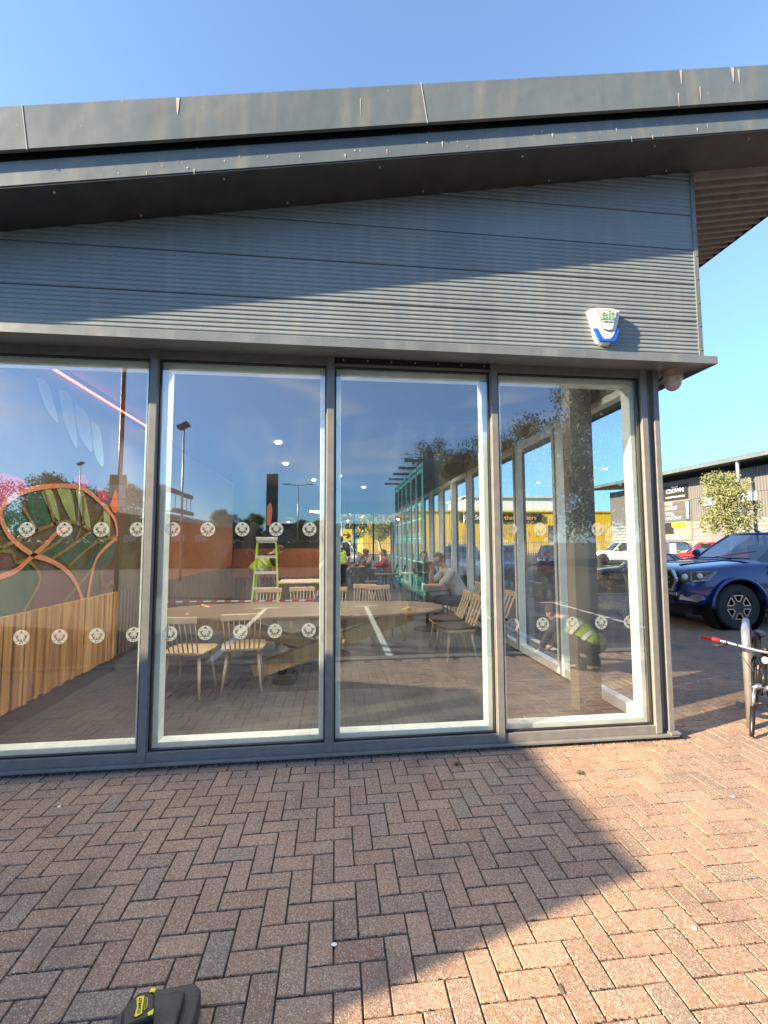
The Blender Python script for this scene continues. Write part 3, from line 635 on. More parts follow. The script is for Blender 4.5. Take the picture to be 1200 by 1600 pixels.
# ------------------------------------------------------------------ furniture
def spindle_chair(name, label, cat='chair', dark=False, group=None):
    e = empty(name, (0,0,0), 0, label, cat, group)     # sitter faces +y, back at -y
    s = MB(); pts = [(-.21,-.19),(-.16,-.215),(.16,-.215),(.21,-.19),(.235,.05),(.22,.20),(.15,.23),(-.15,.23),(-.22,.20),(-.235,.05)]
    s.prism([(x,y,.43) for x,y in pts], (0,0,.03)); s.build('seat', 'darkwood' if dark else 'ash', e, bevel=.01)
    if dark:
        f = MB(); f.prism([(x*.98,y*.98,.40) for x,y in pts], (0,0,.028)); f.build('seat_frame', 'ash', e, bevel=.005)
    for sx in (-1,1):
        for sy in (-1,1):
            l = MB(); l.tube([(sx*.15,sy*.14,.43),(sx*.20,sy*(.20 if sy>0 else .22),0)], [.019,.012], 10); l.build('leg', 'ash', e, smooth=True)
    b_ = MB(); b_.box(-.205,.205,-.012,.012,-.035,.035)
    b_.v = [(x, y-.335-.03*(1-(x/.2)**2)*0, z+.80) for x, y, z in b_.v]; b_.build('top_rail', 'ash', e, bevel=.009)
    sp = MB(); n = 8
    if not dark:
        for k in range(n):
            u = -1+2*k/(n-1); sp.tube([(u*.165,-.20,.455),(u*.185,-.335,.79)], [.0075,.006], 6)
    else:
        for u in (-.9,-.3,.3,.9): sp.bar((u*.16,-.195,.455),(u*.18,-.335,.79), .045, .012, (0,1,0))
    sp.build('spindles', 'ash', e, smooth=not dark)
    return e
FZ = .03
ch0 = spindle_chair('spindle_chair', 'pale ash spindle chair at the near side of the table, second window left edge', group='pale spindle chairs at the long table')
ch0.location = (-1.50, 1.50, FZ); ch0.rotation_euler = (0,0,-.12)
G = 'pale spindle chairs at the long table'
dup(ch0, (-.98,1.62,FZ), .12, 'pale ash spindle chair at the near side of the table, middle of the second window')
dup(ch0, (-1.05,3.55,FZ), PI, 'pale ash spindle chair on the far side of the table in front of the ladder')
dup(ch0, (-.50,3.65,FZ), PI+.1, 'pale ash spindle chair on the far side of the table right of the ladder')
dup(ch0, (-.02,3.55,FZ), PI-.05, 'pale ash spindle chair on the far side partly hidden by the second mullion')
dup(ch0, (.85,3.75,FZ), PI+.35, 'pale ash spindle chair on the far side at the teal reflection')
dup(ch0, (.45,4.0,FZ), PI-.2, 'pale ash spindle chair tucked behind the far right of the table')
dc = spindle_chair('dining_chair', 'ash chair with dark seat facing left, nearest of the pair right of the table', dark=True, group='dark seated chairs right of the long table')
dc.location = (1.60, 2.42, FZ); dc.rotation_euler = (0,0,PI/2+.08)
dup(dc, (1.62,3.02,FZ), PI/2, 'ash chair with dark seat, the farther of the pair in front of the seated man')
dup(dc, (2.25,2.95,FZ), PI/2+.1, 'ash chair with pale reflection on its seat half behind the third mullion')
Tb = empty('long_table', (-.40, 2.35, FZ), 0, 'long boat shaped wooden table with crossed trestle legs behind the glass', 'table')
t = MB(); pts = [(-1.82,0),(-1.74,-.28),(-1.45,-.52),(-.8,-.62),(.8,-.62),(1.45,-.52),(1.72,-.25),(1.82,0),(1.74,.28),(1.45,.52),(.8,.62),(-.8,.62),(-1.45,.52),(-1.74,.28)]
t.prism([(x,y,.69) for x,y in pts], (0,0,.035)); t.build('tabletop', 'table', Tb, bevel=.008)
for s in (-1,1):
    t = MB(); t.bar((s*1.35,-.28*s,.68),(-s*.55,-.28*s,.03), .10, .17, (0,0,1)); t.build('leg', 'oak3', Tb, bevel=.006)
    t = MB(); t.bar((s*1.35,.28*s,.68),(-s*.2,.22*s,.30), .08, .11, (0,0,1)); t.build('brace', 'oak3', Tb, bevel=.006)
Rt = empty('round_table', (1.66, 4.50, FZ), 0, 'round dark wooden table the man in the pale t-shirt leans on', 'table')
t = MB(); t.lathe([(0,.70),(.42,.70),(.43,.715),(.42,.73),(0,.73)], n=32); t.build('tabletop', 'darkwood', Rt)
t = MB(); t.tube([(0,0,.02),(0,0,.70)], .035, 14); t.lathe([(0,0),(.25,0),(.25,.02),(0,.03)], n=24); t.build('pedestal', 'dark_metal', Rt)
def cafe_table(x, y, label, hh=.73, m='ash', w_=.62, d_=.62):
    e = empty('cafe_table', (x, y, FZ), 0, label, 'table', 'small square cafe tables')
    t = MB(); t.box(-w_/2,w_/2,-d_/2,d_/2,hh-.03,hh); t.build('tabletop', m, e, bevel=.004)
    t = MB(); t.tube([(0,0,.02),(0,0,hh-.03)], .03, 12); t.box(-.22,.22,-.22,.22,0,.02); t.build('pedestal', 'dark_metal', e)
cafe_table(2.1, 8.6, 'small square table beside the side window behind the seated man')
cafe_table(-.62, 6.6, 'pale wide table right of the yellow ladder', .72, 'ash', 1.2, .9)
cafe_table(.75, 12.4, 'small table with people sitting by the far window')
cafe_table(1.35, 8.3, 'small table beside the dark wooden chairs in the aisle', m='darkwood')
cafe_table(-.55, 12.6, 'small table at the far left group of seated people')
dkc = spindle_chair('wooden_chair', 'dark wooden chair in the middle aisle, front one of the row', group='dark wooden chairs along the aisle')
for c_ in list(dkc.children): c_.data = c_.data.copy(); c_.data.materials.clear(); c_.data.materials.append(MT['darkwood'])
dkc.location = (.85,8.0,FZ); dkc.rotation_euler = (0,0,-PI/2)
dup(dkc, (1.0,9.2,FZ), -PI/2+.2, 'dark wooden chair in the middle aisle, second of the row')
dup(dkc, (.5,11.7,FZ), .3, 'dark wooden chair under the far pendant lamp')
dup(dkc, (1.9,10.6,FZ), PI/2, 'dark wooden chair close to the side window near the far wall')
dup(dkc, (-.1,12.1,FZ), PI, 'dark wooden chair left of the far pendant lamp')
# outdoor style dark bench backs seen by the side glass
t = empty('lounge_chair', (2.25, 5.7, FZ), 0, 'dark high backed seat beside the side window behind the chairs', 'seat')
m_ = MB(); m_.box(-.25,.25,-.5,.5,.38,.46); m_.build('seat', 'black', t, bevel=.02)
m_ = MB(); m_.prism([(.2,-.5,.46),(.25,-.5,.46),(.30,-.5,.86),(.24,-.5,.86)], (0,1,0)); m_.build('backrest', 'black', t, bevel=.015)
m_ = MB()
for sx in (-.2,.2):
    for sy in (-.45,.45): m_.tube([(sx,sy,.38),(sx,sy,0)], .015, 8)
m_.build('legs', 'dark_metal', t)
# ladder
Ld = empty('step_ladder', (-1.45, 6.25, FZ), .1, 'yellow fibreglass step ladder standing among the tables', 'ladder')
for s in (-1,1):
    t = MB(); t.bar((s*.19,-.0,1.62),(s*.28,-.42,0), .035, .07, (0,1,0)); t.build('rail', 'lime', Ld)
    t = MB(); t.bar((s*.18,.03,1.60),(s*.26,.45,0), .03, .04, (0,1,0)); t.build('rear_rail', 'lime', Ld)
for i in range(5):
    f = .17+i*.2; z = 1.62*(f); yy = -.42*(1-f); hw = .28-.09*f
    t = MB(); t.box(-hw,hw,yy-.04,yy+.05,z-.012,z+.04); t.build('step', 'white', Ld)
t = MB(); t.box(-.22,.22,-.09,.09,1.60,1.68); t.build('top_cap', 'white', Ld, bevel=.01)
# tapes
def tape(pts, label, wd=.05):
    a = MB(); P = [Vector(p) for p in pts]; tot = 0
    for p, q in zip(P, P[1:]):
        L = (q-p).length; n = max(1, int(L/.09)); up = Vector((0,0,1))
        for k in range(n):
            u, v = p+(q-p)*k/n, p+(q-p)*(k+1)/n; a.cur = tot % 2; tot += 1
            d = (q-p).normalized()*.02
            a.add([u-up*wd/2, v-up*wd/2, v+up*wd/2+d, u+up*wd/2+d, u-up*wd/2+Vector((0,.003,0)), v-up*wd/2+Vector((0,.003,0)), v+up*wd/2+d+Vector((0,.003,0)), u+up*wd/2+d+Vector((0,.003,0))],
                  [(0,1,2,3),(7,6,5,4),(0,4,5,1),(3,2,6,7)])
    o = a.build('barrier_tape', ['tape_red','white']); tag(o, label, 'tape', 'red and white barrier tapes')
tape([(-2.6,2.9,.80),(-.32,2.85,.79)], 'thin red and white tape stretched low across the table in the second window', .02)
tape([(-.32,2.9,.80),(.02,4.6,1.03)], 'short red and white tape rising to the second mullion', .07)
tape([(.28,7.6,.92),(.95,11.0,1.10)], 'red and white striped tape across the middle aisle', .07)
# ------------------------------------------------------------------ people
def norm(v): return Vector(v).normalized()
def limb(mb, pts, rs):
    for i in range(len(pts)-1):
        mb.tube([pts[i], pts[i+1]], [rs[i], rs[i+1]], 12)
    for p, r_ in zip(pts, rs): mb.ball(p, r_, 12, 8)
def person(loc, rz, J, wear, label, vox=.014, cat='person', hairm='hair', skin='skin', glasses=False, sleeves='short', legs='long', group=None, longhair=False, vest=False):
    """J: dict of joints in local metres, +y is forward. One continuous body, clothing as children."""
    b_ = MB(); V = Vector
    hd = V(J['head']); nk = V(J['neck']); ch = V(J['chest']); pv = V(J['pelvis']); f = norm(J.get('look', (0,1,0))); up = norm(J.get('hup', (0,0,1)))
    sd = f.cross(up).normalized(); up = sd.cross(f).normalized()
    def hp(a, c, e): return hd+sd*a+f*c+up*e
    # head: skull, jaw, nose, ears, lips, brow
    b_.ball(hp(0,-.012,.03), .085, 16, 12); b_.ball(hp(0,.02,.02), (.072,.078,.085), 14, 10); b_.ball(hp(0,.035,-.055), .052, 12, 8); b_.ball(hp(0,.06,-.085), .026, 10, 6)
    b_.tube([hp(0,.085,.015), hp(0,.112,-.018)], [.010,.017], 8); b_.ball(hp(0,.108,-.02), .015, 8, 6)
    b_.ball(hp(0,.088,-.055), (.022,.012,.008), 8, 6)
    for s in (-1,1): b_.ball(hp(s*.078,-.012,.0), (.013,.020,.032), 8, 6); b_.ball(hp(s*.03,.075,.03), (.02,.012,.008), 8, 5)
    limb(b_, [hd-up*.06-f*.02, nk], [.052,.058])
    b_.tube([nk, ch], [.07,.14], 14); b_.ball(ch, (.16,.115,.15), 14, 10); b_.ball(pv, (.155,.12,.12), 14, 10)
    mid = (ch+pv)*.5; b_.ball(mid, (.14,.11,.14), 14, 10); b_.tube([ch, pv], [.13,.13], 14)
    sh = MB(); tr = MB(); so = MB()
    sh.tube([nk-V((0,0,.02)), ch], [.075,.155], 14); sh.ball(ch, (.178,.130,.165), 14, 10); sh.ball(mid, (.158,.127,.16), 14, 10); sh.tube([ch, pv+V((0,0,.02))], [.148,.150], 14); sh.ball(pv+V((0,0,.03)), (.165,.135,.10), 14, 8)
    tr.ball(pv, (.168,.135,.12), 14, 10)
    for s, t_ in ((-1,'l'),(1,'r')):
        shd, el, wr, hnd = V(J['sh_'+t_]), V(J['el_'+t_]), V(J['wr_'+t_]), V(J['hand_'+t_])
        limb(b_, [nk-V((0,0,.06)), shd], [.055,.055]); limb(b_, [shd, el, wr], [.055,.040,.028])
        dr = norm(hnd-wr); pal = wr+dr*.05
        sidev = norm(dr.cross(V(J.get('pn_'+t_, (0,0,1)))))
        pn = dr.cross(sidev).normalized()
        for k in range(4): limb(b_, [wr+sidev*(-.012+.008*k), wr+dr*.085+sidev*(-.03+.02*k)], [.018,.013])
        for k, ln in enumerate((.062,.075,.070,.055)):
            base = wr+dr*.085+sidev*(-.03+.02*k); kn = base+dr*ln*.5-pn*.006; tip = kn+dr*ln*.42-pn*ln*.32
            limb(b_, [base, kn, tip], [.0105,.0095,.008])
        th = wr+dr*.03-sidev*.032; limb(b_, [th, th+dr*.03-sidev*.022, th+dr*.058-sidev*.03-pn*.008], [.014,.012,.010])
        limb(sh, [nk-V((0,0,.07)), shd], [.07,.07])
        if sleeves == 'long': limb(sh, [shd, el, wr], [.068,.053,.040])
        else: limb(sh, [shd, shd+(el-shd)*.62], [.070,.063])
        hip, kn_, an, toe = V(J['hip_'+t_]), V(J['kn_'+t_]), V(J['an_'+t_]), V(J['toe_'+t_])
        limb(b_, [hip, kn_, an], [.088,.058,.040]); limb(b_, [an, toe], [.042,.036])
        if legs == 'long': limb(tr, [hip, kn_, an], [.104,.073,.060])
        else: limb(tr, [hip, hip+(kn_-hip)*.95], [.108,.088])
        limb(so, [an+V((0,0,.04)), an, toe], [.056,.055,.048]); so.ball(toe, (.052,.05,.04), 10, 6)
    o = b_.build('person', skin, None, smooth=True)
    def rm(ob, v):
        m1 = ob.modifiers.new('remesh', 'REMESH'); m1.mode = 'VOXEL'; m1.voxel_size = v; m1.use_smooth_shade = True
        m2 = ob.modifiers.new('smooth', 'SMOOTH'); m2.iterations = 3; m2.factor = .4
    rm(o, vox)
    for mb, nm, mt in ((sh,'shirt',wear[0]),(tr,'trousers' if legs == 'long' else 'shorts',wear[1]),(so,'shoes',wear[2])):
        c_ = mb.build(nm, mt, o, smooth=True); rm(c_, max(vox, .014))
    hr = MB(); hr.ball(hp(0,-.022,.045), (.092,.098,.090), 16, 12)
    if longhair: limb(hr, [hp(0,-.06,.0), hp(0,-.08,-.12)], [.075,.05])
    hv = []
    h_ = hr.build('hair', hairm, o, smooth=True)
    bm = bmesh.new(); bm.from_mesh(h_.data)
    kill = [v for v in bm.verts if ((v.co-hd).dot(f) > .035 and (v.co-hd).dot(up) < .075) or ((v.co-hd).dot(up) < -.045 and not longhair)]
    bmesh.ops.delete(bm, geom=kill, context='VERTS'); bm.to_mesh(h_.data); bm.free()
    sm_ = h_.modifiers.new('thick', 'SOLIDIFY'); sm_.thickness = .008
    ey = MB()
    for s in (-1,1): ey.ball(hp(s*.03,.088,.008), (.010,.006,.006), 8, 6)
    ey.build('eyes', 'eye', o, smooth=True)
    if glasses:
        gl = MB()
        for s in (-1,1):
            gl.tube([hp(s*.034+.024*math.cos(a),.108,.006+.018*math.sin(a)) for a in [2*PI*k/12 for k in range(13)]], .0028, 6, False)
            gl.tube([hp(s*.058,.106,.01), hp(s*.082,.0,.012)], .0028, 6)
        gl.build('glasses', 'black', o)
    if vest:
        vs_ = MB(); vs_.ball(ch+V((0,0,-.02)), (.19,.142,.17), 14, 10); vs_.tube([ch, pv], [.162,.165], 14); vs_.ball(pv+V((0,0,.05)), (.172,.145,.08), 14, 8)
        c_ = vs_.build('vest', 'lime', o, smooth=True); rm(c_, max(vox, .014))
        bd = MB()
        for q in (.25,.75):
            cc = ch+(pv-ch)*q; ax = norm(ch-pv); a1 = norm(ax.cross(V((0,1,0)))); a2 = ax.cross(a1)
            ring = [cc+a1*.178*math.cos(2*PI*k/20)+a2*.155*math.sin(2*PI*k/20) for k in range(21)]
            for a, c in zip(ring, ring[1:]): bd.bar(a, c, .006, .05, ax)
        bd.build('reflective_band', 'white', o)
    o.location = loc; o.rotation_euler = (0,0,rz)
    tag(o, label, cat, group)
    return o
def stand(lean=0, arms='down', h=1.0):
    J = dict(head=(0,.03+lean*.35,1.62), neck=(0,lean*.28,1.46), chest=(0,lean*.2,1.26), pelvis=(0,0,.95))
    for s, t_ in ((-1,'l'),(1,'r')):
        J['hip_'+t_] = (s*.095,0,.90); J['kn_'+t_] = (s*.11,.02,.49); J['an_'+t_] = (s*.12,-.02,.09); J['toe_'+t_] = (s*.15,.13,.05)
        J['sh_'+t_] = (s*.19,lean*.26,1.40)
        if arms == 'down': J['el_'+t_] = (s*.24,-.02,1.12); J['wr_'+t_] = (s*.25,.06,.87); J['hand_'+t_] = (s*.25,.10,.75)
        elif arms == 'photo': J['el_'+t_] = (s*.24,.16,1.22); J['wr_'+t_] = (s*.10,.30,1.42); J['hand_'+t_] = (s*.07,.33,1.54); J['pn_'+t_] = (-s,0,0)
        else: J['el_'+t_] = (s*.23,.20+lean*.25,1.18); J['wr_'+t_] = (s*.2,.40+lean*.25,1.06); J['hand_'+t_] = (s*.18,.52+lean*.25,1.02)
    return J
def sit(lean=.12, arms='table', thinker=False):
    J = dict(head=(0,lean+.06,1.20), neck=(0,lean,1.05), chest=(0,lean*.55,.84), pelvis=(0,-.02,.55))
    for s, t_ in ((-1,'l'),(1,'r')):
        J['hip_'+t_] = (s*.10,0,.53); J['kn_'+t_] = (s*.13,.43,.52); J['an_'+t_] = (s*.13,.40,.09); J['toe_'+t_] = (s*.15,.55,.05)
        J['sh_'+t_] = (s*.19,lean*.9,.99)
        J['el_'+t_] = (s*.25,lean+.16,.79); J['wr_'+t_] = (s*.12,lean+.36,.80); J['hand_'+t_] = (s*.02,lean+.42,.80)
    return J
Jm = sit(.26)
Jm.update(head=(0,.40,1.24), neck=(0,.29,1.10), chest=(0,.16,.88), look=(-.45,.75,-.5), hup=(-.1,.5,.85))
Jm.update(el_r=(.24,.50,.80), wr_r=(.13,.50,1.05), hand_r=(.07,.49,1.17), pn_r=(-1,0,0), el_l=(-.22,.42,.80), wr_l=(-.02,.62,.79), hand_l=(.1,.66,.79), sh_l=(-.19,.22,1.03), sh_r=(.19,.24,1.03))
person((2.26,4.42,FZ), PI/2, Jm, ('tshirt','navy','black'), 'man in pale grey t-shirt and glasses leaning on a round table with head on hand', .011, hairm='hair_grey', glasses=True)
m_ = spindle_chair('dining_chair', 'ash chair with dark seat the man in the pale t-shirt sits on', dark=True, group='dark seated chairs right of the long table'); m_.location = (2.26,4.42,FZ); m_.rotation_euler = (0,0,PI/2)
Jw = stand(.9, 'reach'); Jw['head'] = (0,.52,1.38); Jw['neck'] = (0,.40,1.30); Jw['chest'] = (0,.26,1.16); Jw['look'] = (0,.5,-.85); Jw['hup'] = (0,.85,.5)
for s, t_ in ((-1,'l'),(1,'r')): Jw['sh_'+t_] = (s*.19,.36,1.26); Jw['el_'+t_] = (s*.2,.42,.98); Jw['wr_'+t_] = (s*.17,.46,.74); Jw['hand_'+t_] = (s*.16,.48,.62)
person((-1.78,6.75,FZ), -1.2, Jw, ('darkcloth','greycloth','boot'), 'worker in lime hi-vis vest bending over behind the yellow step ladder', .014, vest=True)
person((.15,8.9,FZ), .2, stand(.15,'down'), ('darkcloth','darkcloth','black'), 'worker in hi-vis vest standing in the aisle by the far tables', .02, vest=True)
seats = [(.42,12.9,PI/2,'greycloth','khaki','seated person in grey top left of the far pendant lamp'),
(.95,13.2,-PI/2-.3,'darkcloth','navy','seated person in black top before the white car window'),
(1.35,12.6,PI/2+.4,'tshirt','darkcloth','seated person in pale top right of the far pendant lamp'),
(1.75,11.3,PI/2,'redcloth','navy','seated person in red top next to the side window'),
(-.25,12.9,-.4,'bluecloth','darkcloth','seated person in blue top at the far left table'),
(-.75,11.9,-PI/2,'greycloth','darkcloth','seated person in grey top left of the second mullion'),
(-.85,13.4,PI,'redcloth','darkcloth','seated person in red top at the far left table'),
(2.3,8.1,PI,'plaid','navy','seated person in plaid shirt against the side glass')]
for i, (x, y, rz, a, c, lb) in enumerate(seats):
    person((x,y,FZ), rz, sit(.1+.05*(i%3)), (a,c,'black'), lb, .022, hairm='hair', skin='skin' if i%2 else 'skin_dark', longhair=(i%3==0), sleeves='long' if i%2 else 'short', group='people seated at the far tables')
    dup(dkc, (x,y,FZ), rz, 'dark wooden chair under the '+lb[7:].split(' ',1)[1].replace('in ','person in ',1) if False else 'dark wooden chair of the '+lb.replace('seated ',''))
# outside person beyond the side glass
person((6.0,8.6,-.0), PI*.9, sit(.05), ('darkcloth','greycloth','black'), 'person in dark hoodie sitting outside beyond the side glass', .016, sleeves='long')
st_ = MB(); st_.box(5.72,6.28,8.35,8.90,0,.42); o = st_.build('bench_block', 'concrete', bevel=.02); tag(o, 'low concrete seat block the person in the dark hoodie sits on', 'bench')
# photographer, seen only reflected
person((.02,-3.78,-.03), 0, stand(0,'photo'), ('darkcloth','khaki','boot'), 'photographer in dark top, shorts and tan boots mirrored behind the second mullion', .014, legs='short')
ph = MB(); ph.box(-.04,.04,-3.398,-3.39,1.42,1.555); o = ph.build('phone', 'black', bevel=.003); tag(o, 'black phone held up in both hands by the mirrored photographer', 'phone')
Jc = sit(.2)
Jc.update(pelvis=(0,-.05,.34), chest=(0,.22,.52), neck=(0,.38,.60), head=(0,.50,.66), look=(0,.7,-.7), hup=(0,.7,.7))
for s, t_ in ((-1,'l'),(1,'r')):
    Jc['hip_'+t_] = (s*.10,-.03,.33); Jc['kn_'+t_] = (s*.20,.33,.42); Jc['an_'+t_] = (s*.17,.02,.09); Jc['toe_'+t_] = (s*.18,.16,.05)
    Jc['sh_'+t_] = (s*.19,.33,.58); Jc['el_'+t_] = (s*.26,.45,.36); Jc['wr_'+t_] = (s*.16,.60,.20); Jc['hand_'+t_] = (s*.12,.68,.12)

pc = person((3.2,-1.9,-.04), 2.6, Jc, ('darkcloth','darkcloth','black'), 'crouched worker in lime hi-vis vest mirrored low in the right window', .016, vest=True, sleeves='long')
for c_ in pc.children:
    if c_.name.startswith('vest'): c_.data.materials[0] = MT['lime_dull']
    if c_.name.startswith('reflective'): c_.data.materials[0] = MT['label_grey']

# ------------------------------------------------------------------ cycle stand and bicycle
Sd = empty('cycle_stand', (3.60, .18, 0), 0, 'stainless steel hoop cycle stand beside the bicycle', 'cycle stand')
c_ = MB(); a_ = Vector((3.50,.09,0)); b2_ = Vector((4.05,.62,0)); d_ = (b2_-a_).normalized(); L_ = (b2_-a_).length
pts = [a_+Vector((0,0,-.02)), a_+Vector((0,0,.68))]
for k in range(1,8): an_ = PI/2*k/7; pts.append(a_+d_*(.13-.13*math.cos(an_))+Vector((0,0,.68+.13*math.sin(an_))))
for k in range(0,8): an_ = PI/2*k/7; pts.append(b2_-d_*(.13-.13*math.sin(an_))+Vector((0,0,.68+.13*math.cos(an_))))
pts.append(b2_+Vector((0,0,-.02)))
c_.tube(pts, .030, 20); c_.build('hoop', 'steel', Sd, world=True, smooth=True)
hd_ = Vector((-.68,-.73,0)).normalized()    # bicycle heading
Bk = empty('bicycle', (3.36, -.13, 0), math.atan2(hd_.y, hd_.x), 'dark mountain bike with red grips locked to the steel hoop', 'bicycle')
# local: +x forward, z up; front wheel centre at x=0
def wheel(x, r=.29):
    m_ = MB(); n = 36
    for i in range(n):
        pass
    m_.tube([(x+r*math.cos(2*PI*k/40), 0, r+r*math.sin(2*PI*k/40)) for k in range(41)], .024, 10, False); w1 = m_.build('tyre', 'black_rubber', Bk, smooth=True)
    m_ = MB(); m_.tube([(x+(r-.03)*math.cos(2*PI*k/40), 0, r+(r-.03)*math.sin(2*PI*k/40)) for k in range(41)], .011, 8, False); m_.build('rim', 'silver', Bk, smooth=True)
    m_ = MB()
    for k in range(28): a = 2*PI*k/28; m_.tube([(x, .02*(-1)**k, r), (x+(r-.03)*math.cos(a), 0, r+(r-.03)*math.sin(a))], .0012, 4)
    m_.tube([(x,-.05,r),(x,.05,r)], .018, 10); m_.build('spokes', 'silver', Bk)
wheel(-1.0, .32)
m_ = MB()
for q in (-1,1):
    m_.tube([(.0,q*.058,.012),(-.012,q*.058,.05),(-.055,q*.058,.24)], [.014,.017,.020], 12)
m_.tube([(-.05,-.058,.235),(-.02,-.03,.285),(-.015,0,.295),(-.02,.03,.285),(-.05,.058,.235)], .010, 8)
m_.build('fork_lower', 'dark_metal', Bk, smooth=True)
m_ = MB()
for q in (-1,1): m_.tube([(-.05,q*.058,.22),(-.085,q*.058,.37)], .0135, 10)
m_.tube([(-.085,-.075,.37),(-.10,-.03,.40),(-.105,0,.41),(-.10,.03,.40),(-.085,.075,.37)], .019, 10)
m_.build('fork_crown', 'silver', Bk, smooth=True)
m_ = MB(); m_.tube([(-.10,0,.40),(-.145,0,.54)], .023, 12)
m_.tube([(-.115,0,.44),(-.52,0,.24)], .024, 12); m_.tube([(-.14,0,.52),(-.62,0,.52)], .019, 12); m_.tube([(-.52,0,.22),(-.66,0,.66)], .017, 12)
for q in (-1,1): m_.tube([(-.52,q*.03,.23),(-1.0,q*.05,.32)], .010, 8); m_.tube([(-.64,q*.02,.56),(-1.0,q*.05,.32)], .009, 8)
m_.build('frame', 'dark_metal', Bk, smooth=True)
m_ = MB(); m_.tube([(-.145,0,.54),(-.19,0,.69),(-.10,0,.705)], .019, 10); m_.build('stem', 'black', Bk, smooth=True)
m_ = MB(); m_.tube([(-.16,-.42,.705),(-.13,-.24,.70),(-.10,-.06,.685),(-.10,.06,.685),(-.13,.24,.70),(-.16,.42,.705)], .0125, 10); m_.build('handlebar', 'silver', Bk, smooth=True)
for s in (-1,1):
    m_ = MB(); m_.tube([(-.141,s*.29,.702),(-.161,s*.425,.706)], .018, 12); m_.build('grip', 'red_grip', Bk, smooth=True)
    m_ = MB(); m_.tube([(-.13,s*.25,.695),(-.07,s*.27,.675),(-.075,s*.37,.665)], [.016,.008,.005], 6); m_.build('brake_lever', 'black', Bk, smooth=True)
    m_ = MB(); m_.tube([(-.12,s*.19,.72),(.0,s*.17,.66),(.03,s*.09,.55),(-.04,s*.07,.36)], .0035, 6); m_.build('cable', 'black', Bk, smooth=True)
m_ = MB(); m_.ball((-.09,0,.62), (.010,.024,.028), 12, 8); m_.build('reflector', 'white_plastic', Bk, smooth=True)
m_ = MB(); m_.ball((-.68,0,.74), (.13,.05,.025), 14, 8); m_.tube([(-.66,0,.64),(-.675,0,.73)], .013, 8); m_.build('saddle', 'black', Bk, smooth=True)
m_ = MB(); m_.lathe([(.09,-.006),(.09,.006),(.07,.006),(.07,-.006)], (-.52,-.06,.23), 'y', 24); m_.tube([(-.52,-.07,.23),(-.40,-.075,.13)], .01, 8); m_.tube([(-.52,.07,.23),(-.62,.075,.34)], .01, 8); m_.box(-.45,-.35,-.15,-.07,.12,.14); m_.build('crankset', 'dark_metal', Bk)
Bk.rotation_euler[0] = -.10
lk = MB(); P0 = Vector((3.80,.36,.74)); lk.tube([P0+Vector((.13*math.cos(a)*.8,.13*math.cos(a)*.6,.07*math.sin(a)-.02)) for a in [2*PI*k/20 for k in range(21)]], .012, 10, False)
o = lk.build('cable_lock', 'red_grip', smooth=True); tag(o, 'red and clear cable lock looped round the steel hoop', 'bike lock')
# ------------------------------------------------------------------ tape measure on dark case, bottom left
Tc = empty('tool_case', (-.56, -1.86, 0), 0, 'black moulded tool case with dusty edges lying on the paving at the bottom', 'tool case')
c_ = MB(); pts = [(-.70,-1.98,0),(-.70,-1.74,0),(-.655,-1.655,0),(-.475,-1.64,0),(-.445,-1.67,0),(-.435,-1.98,0)]
c_.prism(pts, (0,0,.07)); c_.build('case_body', 'case_black', Tc, world=True, bevel=.008)
c_ = MB(); c_.prism([(-.64,-1.97,.07),(-.64,-1.76,.07),(-.60,-1.70,.07),(-.49,-1.69,.07),(-.475,-1.97,.07)], (0,0,.025)); c_.build('case_lid', 'case_black', Tc, world=True, bevel=.008)
c_ = MB(); c_.box(-.435,-.422,-1.95,-1.76,.015,.05); c_.build('latch', 'black', Tc, world=True, bevel=.003)
Ts = empty('tape_measure', (-.60, -1.78, .095), .30, 'black and yellow tape measure resting on the black tool case', 'tape measure')
c_ = MB(); pr_ = [(-.045,-.05),(-.05,0),(-.035,.035),(-.005,.05),(.03,.045),(.04,.03),(.042,-.05)]
c_.prism([(x,y,0) for x,y in pr_], (0,0,.045)); c_.build('casing', 'black', Ts, bevel=.008)
c_ = MB(); c_.lathe([(0,.046),(.030,.046),(.033,.045)], n=28); c_.build('badge_disc', 'case_black', Ts, smooth=False)
c_ = MB(); c_.prism([(x,y,.0465) for x,y in ((-.012,-.030),(-.006,-.032),(.008,-.028),(.010,.028),(-.004,.032),(-.012,.028),(-.008,0))], (0,0,.002)); c_.build('badge', 'yellow_plastic', Ts)
c_ = MB(); c_.prism([(x,y,.0465) for x,y in ((.013,-.02),(.021,-.015),(.021,.015),(.013,.02))], (0,0,.002)); c_.build('badge', 'yellow_plastic', Ts)
for q in (((.024,.034),(.04,.028),(.04,.042),(.028,.046)),((.024,-.034),(.04,-.028),(.04,-.044),(.026,-.044))):
    c_ = MB(); c_.prism([(x,y,.0465) for x,y in q], (0,0,.002)); c_.build('corner_mark', 'yellow_plastic', Ts)
o = text('STANLEY', .0125, 'black', None, (0,0,0), (0,0,0), ext=.0005); o.parent = Ts; o.location = (.000, 0, .0492); o.rotation_euler = (0,0,PI/2)
o = text('FATMAX', .0085, 'black', None, (0,0,0), (0,0,0), ext=.0005); o.parent = Ts; o.location = (.017, 0, .0492); o.rotation_euler = (0,0,PI/2)
Tc.location.y -= .045; Ts.location.y -= .045
